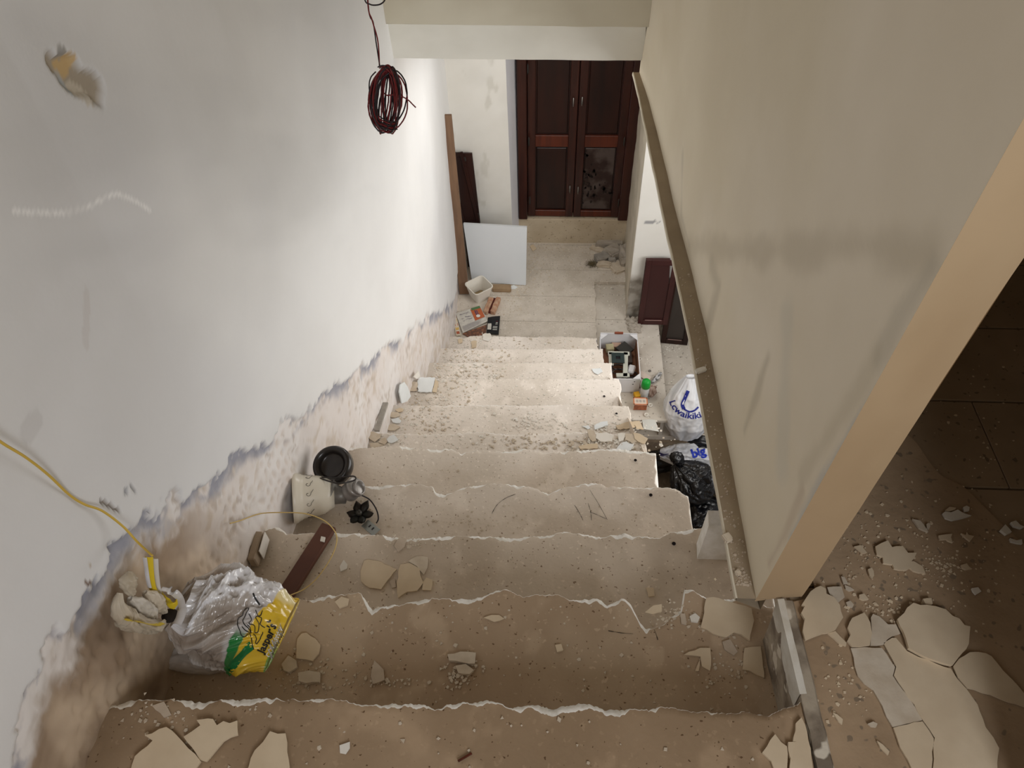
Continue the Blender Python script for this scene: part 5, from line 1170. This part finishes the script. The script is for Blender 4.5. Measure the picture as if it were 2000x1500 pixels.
# middle treads
Zm = lambda pts: (3.571, 1100, 640)
s3 = (3.571, 1100, 640); s8 = (6.667, 700, 700); sN = (7.69, 840, 500)
MID = [
 (6, s3, [(365, 690), (430, 668), (480, 660), (500, 700), (440, 712), (380, 715)], 'long cream plaster sheet at the right end of the sixth step', 0),
 (6, s3, [(482, 660), (530, 655), (548, 690), (560, 715), (512, 710)], 'cream plaster sheet outermost at the right end of the sixth step', 0),
 (6, s3, [(215, 690), (250, 668), (308, 655), (312, 685), (250, 705), (220, 715)], 'blue-white plaster sheet left of the long cream one', 4),
 (6, s3, [(130, 692), (175, 684), (190, 705), (170, 712)], 'narrow pale flake at the left end of the right-hand plaster sheets', 4),
 (5, s3, [(105, 832), (170, 815), (235, 810), (240, 846), (180, 850), (120, 850)], 'pale cream sheet on the fifth step edge', 0),
 (5, s3, [(368, 852), (400, 812), (440, 800), (492, 820), (472, 860), (410, 866)], 'blue-white sheet nearest the fifth step edge on the right', 4),
 (5, s3, [(488, 740), (540, 750), (590, 780), (572, 815), (520, 800), (498, 780)], 'peach plaster sheet at the open right end of the fifth step', 0),
 (5, s3, [(380, 745), (405, 738), (432, 742), (420, 790), (388, 800)], 'white flake in the middle of the right-hand plaster litter', 1),
 (5, s3, [(230, 740), (300, 735), (350, 760), (340, 800), (260, 800), (225, 775)], 'greyish white sheet in the right-hand plaster litter', 1),
 (5, s3, [(165, 715), (215, 725), (230, 790), (205, 800), (175, 760)], 'tan plaster sheet left in the right-hand plaster litter', 2),
 (5, s3, [(430, 745), (480, 745), (520, 800), (480, 810), (430, 785)], 'tan plaster sheet inside the right-hand plaster litter', 2),
 (6, s3, [(200, 290), (260, 285), (275, 310), (240, 330), (215, 318)], 'blue-white flake low on the lower treads near the right side', 4),
 (6, s8, [(380, 722), (450, 708), (520, 710), (545, 750), (480, 782), (410, 770)], 'greenish grey plaster piece by the left wall midway down', 2),
 (6, s8, [(430, 802), (520, 780), (560, 820), (538, 852), (450, 842)], 'rounded blue-white plaster piece by the left wall midway down', 4),
 (6, s8, [(360, 902), (420, 870), (480, 862), (550, 902), (470, 950), (380, 942)], 'tan plaster piece nearest the sixth step edge by the left wall', 2),
 (6, s8, [(480, 682), (540, 655), (582, 668), (578, 700), (520, 710)], 'small cream flake above the rounded one by the left wall', 0),
 (5, s8, [(370, 1062), (410, 1020), (462, 1000), (520, 1068), (430, 1112), (390, 1100)], 'pale plaster piece right of the wall on the fifth step', 4),
 (5, s8, [(110, 975), (200, 965), (292, 1002), (288, 1042), (215, 1100), (150, 1062)], 'grey-tan plaster piece against the left wall on the fifth step', 2),
 (5, s8, [(300, 1060), (350, 1040), (380, 1090), (340, 1130), (260, 1100)], 'tan plaster piece between the two on the fifth step', 2),
 (5, s8, [(150, 1115), (240, 1105), (330, 1140), (250, 1170), (160, 1165)], 'low tan flake at the fourth step edge by the left wall', 2),
 (7, s8, [(772, 300), (800, 262), (900, 258), (1002, 258), (985, 340), (958, 452), (860, 448), (776, 440)], 'large blue-white plaster square on the seventh step by the left wall', 4),
 (7, s8, [(1004, 282), (1042, 312), (1030, 380), (1020, 452), (965, 442), (985, 350)], 'cream strip right of the large blue-white square', 0),
 (7, s8, [(640, 360), (700, 315), (770, 318), (765, 430), (660, 440), (630, 400)], 'tan plaster piece left of the large blue-white square', 2),
 (8, s8, [(780, 140), (860, 130), (900, 180), (880, 235), (790, 225)], 'tan plaster piece against the wall above the blue-white square', 2),
 (10, sN, [(790, 1185), (830, 1168), (898, 1168), (932, 1232), (880, 1290), (800, 1270)], 'white crumpled flake at the last step edge below the leaflets', 1),
 (10, sN, [(418, 1262), (450, 1245), (492, 1252), (482, 1310), (430, 1322)], 'cream flake near the wall on the last step', 0),
 (10, sN, [(620, 1292), (660, 1278), (702, 1282), (690, 1380), (622, 1392)], 'cream flake right of the wall on the last step', 0),
 (11, (3.333, 840, 400), [(650, 275), (672, 262), (692, 288), (668, 305)], 'small tilted plaster tile on the landing near the door step', 0),
 (11, (3.333, 840, 400), [(520, 535), (545, 525), (572, 540), (552, 552), (524, 552)], 'blue-white crumb under the corner of the white board', 4),
]
for k, sc, pts, lb, mi in MID:
    if sc is s3 and k == 6 and pts[0][1] == 290: k = 8
    frag('plaster_fragment', pts, -Hk(k)-.001, lb, LM[mi], .004, .001+.001*(len(lb) % 3), (0, 0), sc=sc, jag=.003)
# sheet of plaster leaning on the wall and two flakes in the corner
for pts, lb, m_ in (([(490, 342), (545, 308), (590, 372), (632, 490), (582, 560), (510, 585), (478, 440)], 'blue-white plaster piece propped against the left wall at the seventh step', M_fragg), ([(670, 242), (730, 160), (762, 240), (705, 262)], 'small pointed white flake propped against the left wall', M_fragw)):
    P = []
    for a, b_ in pts: q_ = px_on_left(700+a/6.667, 700+b_/6.667); q_.x += .02+(-2.45-q_.z)*.0; P.append(q_)
    bm = bmesh.new(); t_ = [bm.verts.new(p) for p in P]; b2 = [bm.verts.new(p-Vector((.005, 0, 0))) for p in P]; n_ = len(P)
    bm.faces.new(t_); bm.faces.new(b2[::-1])
    for i in range(n_): bm.faces.new((t_[i], b2[i], b2[(i+1) % n_], t_[(i+1) % n_]))
    bmesh.ops.recalc_face_normals(bm, faces=bm.faces); o = frombm('plaster_fragment', bm, m_); recentre(o); tag(o, lb, 'plaster piece')
# upper right floor
sA = (4.545, 1560, 940); sB = (3.846, 1480, 1180)
UP = [
 (sA, [(668, 595), (720, 565), (780, 540), (818, 600), (850, 592), (912, 590), (958, 650), (1035, 650), (985, 730), (985, 780), (950, 802), (880, 802), (836, 790), (820, 755), (738, 742), (735, 690), (682, 665)], 'large lobed cream plaster piece on the upper floor beyond the wall end', 0, .006, 0),
 (sA, [(985, 725), (1010, 722), (1088, 768), (1112, 825), (1060, 825), (1008, 810), (972, 782)], 'cream plaster piece attached right of the lobed one', 0, .005, 0),
 (sA, [(484, 590), (540, 578), (570, 610), (598, 645), (560, 652)], 'small flake close to the wall end on the upper floor', 0, .004, 0),
 (sA, [(998, 348), (1068, 362), (1100, 400), (1140, 462), (1100, 450), (1056, 428)], 'slanted flake in the middle of the upper floor', 2, .005, 0),
 (sA, [(1125, 390), (1150, 380), (1160, 410), (1145, 440), (1128, 425)], 'tiny flake right of the slanted one', 2, .004, 0),
 (sA, [(1265, 300), (1290, 282), (1340, 290), (1400, 265), (1440, 290), (1470, 302), (1522, 318), (1470, 335), (1430, 345), (1350, 362), (1290, 342)], 'ragged pale plaster piece on the upper floor towards the tiles', 1, .005, 0),
 (sA, [(1290, 270), (1330, 238), (1385, 245), (1380, 262), (1320, 280)], 'thin pale flake above the ragged piece', 0, .004, 0),
 (sA, [(1450, 242), (1480, 230), (1506, 245), (1500, 275), (1460, 282)], 'round white flake at the tip of the ragged piece', 1, .005, 0),
 (sA, [(1228, 495), (1290, 485), (1352, 480), (1340, 510), (1356, 558), (1310, 540), (1300, 528), (1240, 532)], 'forked pale flake on the upper floor', 0, .005, 0),
 (sA, [(1428, 475), (1470, 490), (1480, 462), (1495, 490), (1545, 500), (1510, 545), (1470, 515)], 'spiky pale flake right of the forked one', 0, .005, 0),
 (sA, [(1772, 450), (1815, 402), (1850, 440), (1872, 470), (1825, 492)], 'white lump at the edge of the dusty patch', 1, .008, 0),
 (sA, [(1865, 382), (1910, 368), (1945, 405), (1985, 425), (1960, 435), (1890, 415)], 'white lump on the tiles beyond the dusty patch', 1, .008, 0),
 (sA, [(1860, 520), (1920, 540), (1965, 530), (1972, 570), (1930, 565), (1868, 550)], 'long white flake at the right edge of the photo on the upper floor', 1, .006, 0),
 (sA, [(1428, 757), (1480, 742), (1500, 770), (1528, 790), (1470, 797), (1440, 782)], 'pale flake among the crumbs on the upper floor', 0, .005, 0),
 (sA, [(1522, 962), (1580, 953), (1608, 990), (1560, 1018), (1535, 990)], 'single whitish flake between crumbs and the big slabs', 1, .005, 0),
 (sA, [(1086, 1062), (1120, 1055), (1162, 1055), (1172, 1108), (1132, 1132), (1105, 1100)], 'cream flake touching the top of the big yellowish slab', 0, .008, 0),
 (sA, [(604, 795), (640, 780), (655, 810), (660, 850), (640, 880), (618, 845)], 'upright flake left of the lobed piece', 0, .005, 0),
 (sA, [(368, 855), (400, 860), (432, 920), (390, 922)], 'dull triangular flake near the wall end', 2, .004, 0),
 (sA, [(245, 952), (300, 945), (372, 945), (400, 1040), (340, 1090), (290, 1050), (262, 1000)], 'grey-brown plaster piece behind the big cream slab by the curb', 2, .004, 0),
 (sA, [(400, 930), (450, 950), (485, 975), (440, 985), (410, 965)], 'dull flake right of the grey-brown piece', 2, .004, .0),
 (sA, [(528, 1020), (570, 1008), (612, 1060), (560, 1068), (530, 1050)], 'small pale flake above the pinkish slab', 0, .005, 0),
 (sA, [(412, 1085), (450, 1070), (482, 1105), (470, 1130), (425, 1115)], 'small dull flake right of the big cream slab', 2, .004, 0),
 (sA, [(15, 1115), (50, 1060), (90, 1000), (140, 965), (180, 950), (225, 975), (232, 1020), (300, 1050), (350, 1120), (378, 1230), (340, 1290), (310, 1340), (250, 1365), (200, 1370), (120, 1400), (45, 1432), (22, 1350), (40, 1245), (8, 1190), (40, 1130)], 'big cream plaster slab on the upper floor beside the curb', 0, .008, .002),
 (sB, [(520, 230), (575, 212), (610, 250), (658, 300), (655, 325), (600, 300), (560, 262)], 'curved cream strip hanging off the big cream slab', 0, .005, 0),
 (sB, [(665, 190), (680, 150), (700, 115), (745, 95), (790, 75), (815, 110), (835, 150), (848, 230), (832, 320), (760, 332), (700, 330), (662, 290), (688, 240)], 'pinkish plaster slab in the row of big slabs', 0, .006, .0),
 (sB, [(842, 110), (858, 82), (905, 100), (970, 160), (1030, 160), (1062, 230), (1000, 250), (940, 310), (840, 318), (850, 230)], 'dull brown plaster slab between the pinkish and the yellowish ones', 2, .004, 0),
 (sB, [(1028, 135), (1080, 88), (1100, 50), (1150, 12), (1200, 30), (1250, 28), (1320, 40), (1390, 62), (1440, 110), (1490, 130), (1530, 180), (1572, 190), (1565, 260), (1560, 320), (1510, 390), (1440, 480), (1330, 450), (1200, 400), (1112, 350), (1090, 270)], 'big yellowish plaster slab on the upper floor', 0, .010, .003),
 (sB, [(1455, 478), (1500, 420), (1540, 398), (1580, 372), (1640, 370), (1700, 380), (1742, 402), (1790, 460), (1830, 512), (1910, 590), (2000, 700), (2002, 785), (1930, 760), (1880, 750), (1740, 690), (1560, 640), (1490, 560)], 'long pale slab right of the yellowish one near the photo edge', 0, .005, .001),
 (sB, [(693, 338), (800, 330), (925, 335), (960, 380), (1025, 480), (1008, 545), (1080, 650), (1160, 760), (1228, 878), (1110, 905), (1008, 930), (960, 850), (930, 770), (860, 650), (790, 600), (745, 545), (722, 470)], 'greyish slab below the pinkish one', 2, .004, -.001),
 (sB, [(938, 300), (1000, 262), (1030, 262), (1100, 345), (1112, 360), (1200, 405), (1330, 455), (1440, 492), (1490, 570), (1562, 650), (1640, 760), (1700, 930), (1760, 1010), (1802, 1090), (1790, 1260), (1680, 1330), (1300, 1330), (1320, 1010), (1232, 880), (1166, 760), (1086, 650), (1014, 542), (1032, 478)], 'largest plaster slab running to the bottom edge on the upper floor', 0, .005, -.001),
 (sB, [(1010, 935), (1110, 912), (1228, 888), (1280, 960), (1312, 1015), (1292, 1330), (1200, 1330), (1120, 1180), (1060, 1080)], 'wedge-shaped slab at the bottom edge left of the largest one', 0, .005, -.001),
 (sB, [(558, 822), (590, 835), (632, 872), (626, 912), (600, 888)], 'small pale flake on bare floor near the curb', 0, .004, 0),
 (sB, [(888, 1032), (930, 1060), (980, 1112), (970, 1142), (912, 1082)], 'slender pale flake left of the wedge-shaped slab', 0, .004, 0),
 (sB, [(820, 905), (860, 888), (892, 905), (880, 932), (845, 928)], 'oval dull flake left of the wedge-shaped slab', 2, .004, 0),
]
for sc, pts, lb, mi, th, lf in UP: frag('plaster_fragment', pts, ZF+.0045, lb, {0: M_frag, 1: M_fragw, 2: M_rubble, 4: M_fragg}[mi], th, .002+lf, (0, 0), sc=sc)
# bits on the ledge
for px, py, s, lb in ((1369, 723, (.030, .014, .01), 'pale plaster chip on the ledge level with the carton'), (1420, 1050, (.018, .02, .014), 'rounded plaster lump on the ledge near the wall end'), (1441, 1119, (.012, .012, .01), 'small plaster lump on the ledge closest to the wall end')):
    rock('plaster_lump', px, py, -1.479, s, M_fragw if py == 723 else M_rubble, lb, 'plaster piece', .4, px, .15)

for k_, sc_, pts in ((3, (3.03, 680, 640), [(850, 1100), (880, 1050), (930, 1010), (990, 985)]), (3, (3.03, 680, 640), [(1340, 1050), (1370, 1100), (1390, 1140)]), (3, (3.03, 680, 640), [(1430, 960), (1480, 1040), (1530, 1130)]), (3, (3.03, 680, 640), [(1420, 1040), (1435, 1090), (1440, 1140)]), (3, (3.03, 680, 640), [(1430, 1090), (1480, 1110), (1535, 1135)]), (1, (2.5, 900, 1100), [(720, 330), (780, 340), (840, 345)]), (1, (2.5, 900, 1100), [(945, 325), (955, 350), (962, 375)])):
    P = catmull([atZ(sc_[1]+a/sc_[0], sc_[2]+b/sc_[0], -Hk(k_)+.001) for a, b in pts], 5); n_ = len(P); V = []
    for i, p in enumerate(P):
        t = (P[min(i+1, n_-1)]-P[max(i-1, 0)]).normalized(); q = Vector((-t.y, t.x, 0))*.0007*(.4+random.random()); V += [p+q, p-q]
    mk('crack', V, [(2*i, 2*i+1, 2*i+3, 2*i+2) for i in range(n_-1)], M_iron, stair)
for px, py, s, rz in ((908, 1479, (.035, .005, .003), .5), (1160, 1250, (.012, .004, .002), .3)):
    pass
o = box('wood_splinter', atZ(908, 1479, -H0+.002), (.028, .004, .003), M_woodl, None, Matrix.Rotation(.55, 4, 'Z'), .0005); recentre(o); tag(o, 'tiny dark wood splinter alone on the top landing at the bottom edge', 'splinter')
# ================================================================= loose crumbs, too many to count
def chips(name, label, spots, m, seed, size=(.003, .010), flat_=.35):
    """spots: (n, sampler) with sampler -> (x, y, z)"""
    rnd = random.Random(seed); V = []; Fc = []
    for n, f in spots:
        for _ in range(n):
            x, y, z = f(rnd); s = rnd.uniform(size[0], size[1])*rnd.uniform(.5, 1); k = rnd.choice((3, 4, 5)); a0 = rnd.random()*6.28; h = s*flat_*rnd.uniform(.5, 1); b = len(V)
            R_ = [rnd.uniform(.5, 1)*s for _ in range(k)]
            for t in range(k): a = a0+t/k*6.28; V.append((x+R_[t]*math.cos(a), y+R_[t]*math.sin(a), z))
            for t in range(k): a = a0+t/k*6.28; V.append((x+R_[t]*.8*math.cos(a), y+R_[t]*.8*math.sin(a), z+h*(1+.4*math.cos(a))))
            Fc.append(tuple(b+k+t for t in range(k)))
            for t in range(k): Fc.append((b+t, b+(t+1) % k, b+k+(t+1) % k, b+k+t))
    o = mk(name, V, Fc, m); tag(o, label, 'crumbs', kind='stuff'); return o
def tread_s(k, xa, xb, ya=0.0, yb=1.0, pw=1.0, left=False):
    H = Hk(k); y1 = float(nose_y(k, np.array([0.]))[0])-.02; y0_ = float(nose_y(k-1, np.array([0.]))[0])-.01 if k > 0 else y1-.4
    def f(r):
        y = y0_+(y1-y0_)*(ya+(yb-ya)*r.random()); xw = float(wallX(y))
        x = (xw+.02+(r.random()**pw)*xb) if left else xa+(xb-xa)*r.random()
        return x, y, -H-.001
    return f
def px_s(z, cx, cy, sx, sy):
    def f(r):
        p = atZ(cx+r.gauss(0, sx), cy+r.gauss(0, sy), z); return p.x, p.y, z
    return f
chips('plaster_crumbs', 'scattered plaster crumbs on the upper dusty steps', [(160, tread_s(0, -.7, .42)), (190, tread_s(1, -.7, .42)), (150, tread_s(2, -.7, .4)), (110, tread_s(3, -.7, .4)), (70, tread_s(4, -.65, .36)), (90, px_s(-Hk(1), 620, 1320, 50, 18)), (60, px_s(-Hk(1), 900, 1318, 30, 12)), (70, px_s(-Hk(1), 1420, 1300, 40, 40)), (60, px_s(-Hk(1), 1310, 1200, 25, 14)), (50, px_s(-Hk(1), 740, 1330, 40, 8)), (40, px_s(-Hk(2), 800, 1060, 25, 8)), (50, px_s(-Hk(3), 900, 1020, 60, 14)), (40, px_s(-Hk(0), 300, 1400, 50, 20))], M_rubble, 1, (.002, .008))
chips('plaster_crumbs', 'pale plaster crumbs littering the lower steps', [(260, tread_s(5, -.6, .36)), (220, tread_s(6, -.6, .34)), (220, tread_s(7, -.58, .33)), (240, tread_s(8, -.56, .32)), (240, tread_s(9, -.56, .30)), (220, tread_s(10, -.55, .28)), (170, tread_s(6, 0, .3, left=True, pw=1.6)), (260, tread_s(7, 0, .32, left=True, pw=1.4)), (420, tread_s(8, 0, .4, left=True, pw=1.2)), (260, tread_s(9, 0, .35, left=True, pw=1.3)), (200, tread_s(10, 0, .3, left=True, pw=1.2)), (120, tread_s(5, 0, .22, left=True, pw=1.3)), (160, px_s(-Hk(5), 1190, 868, 45, 7)), (120, px_s(-Hk(6), 1210, 835, 35, 7)), (90, px_s(-Hk(6), 1045, 825, 25, 7))], M_fragw, 2, (.003, .011))
chips('plaster_crumbs', 'fine brown grit strewn over the lower steps', [(170, tread_s(k_, -.6, .33)) for k_ in range(4, 11)]+[(120, px_s(-HL, 1080, 540, 60, 45))], M_dirtg, 12, (.0012, .0035))
chips('plaster_crumbs', 'tan crumbs mixed into the litter of the lower steps', [(180, tread_s(8, 0, .4, left=True)), (160, tread_s(7, 0, .3, left=True)), (160, tread_s(9, 0, .4, left=True)), (120, tread_s(6, 0, .25, left=True)), (160, px_s(-Hk(5), 1100, 865, 90, 8)), (100, tread_s(10, -.5, .28))], M_rubble, 3, (.004, .014))
chips('plaster_crumbs', 'crumbs scattered over the landing', [(300, px_s(-HL, 1090, 520, 60, 40)), (200, px_s(-HL, 1000, 590, 20, 22)), (160, px_s(-HL, 1045, 520, 12, 22)), (120, px_s(-HL, 1180, 500, 25, 18)), (160, px_s(-HL, 1100, 482, 50, 4)), (90, px_s(-HL, 1010, 565, 16, 6))], M_rubble, 4, (.002, .010))
chips('plaster_crumbs', 'crumbs on the stone platform and lower hall floor', [(70, px_s(-HA, 1190, 590, 20, 30)), (50, px_s(-HA, 1265, 700, 12, 40)), (60, px_s(-HB, 1310, 682, 12, 5)), (50, px_s(-HB, 1320, 720, 12, 20))], M_fragw, 5, (.003, .012))
chips('plaster_crumbs', 'crumbs spread over the upper right floor', [(260, px_s(ZF+.0045, 1780, 1100, 110, 70)), (80, px_s(ZF+.0045, 1740, 1190, 40, 14)), (70, px_s(ZF+.0045, 1835, 1105, 22, 14)), (60, px_s(ZF+.0045, 1640, 1330, 40, 50)), (60, px_s(ZF+.002, 1900, 850, 60, 90)), (40, px_s(ZF+.0045, 1700, 1060, 40, 30))], M_frag, 6, (.0015, .007))
def ledge_s(r):
    t = r.random()**2.6; y = .72+t*1.0; a = float(np.interp(y, [p[1] for p in ledge_o], [p[0] for p in ledge_o])); b = float(np.interp(y, [p[1] for p in ledge_i], [p[0] for p in ledge_i])); return a+.006+(b-a-.010)*r.random(), y, -1.479
chips('plaster_crumbs', 'dirt and crumbs along the ledge beneath the right wall', [(300, ledge_s)], M_fragd, 7, (.0015, .006), .6)
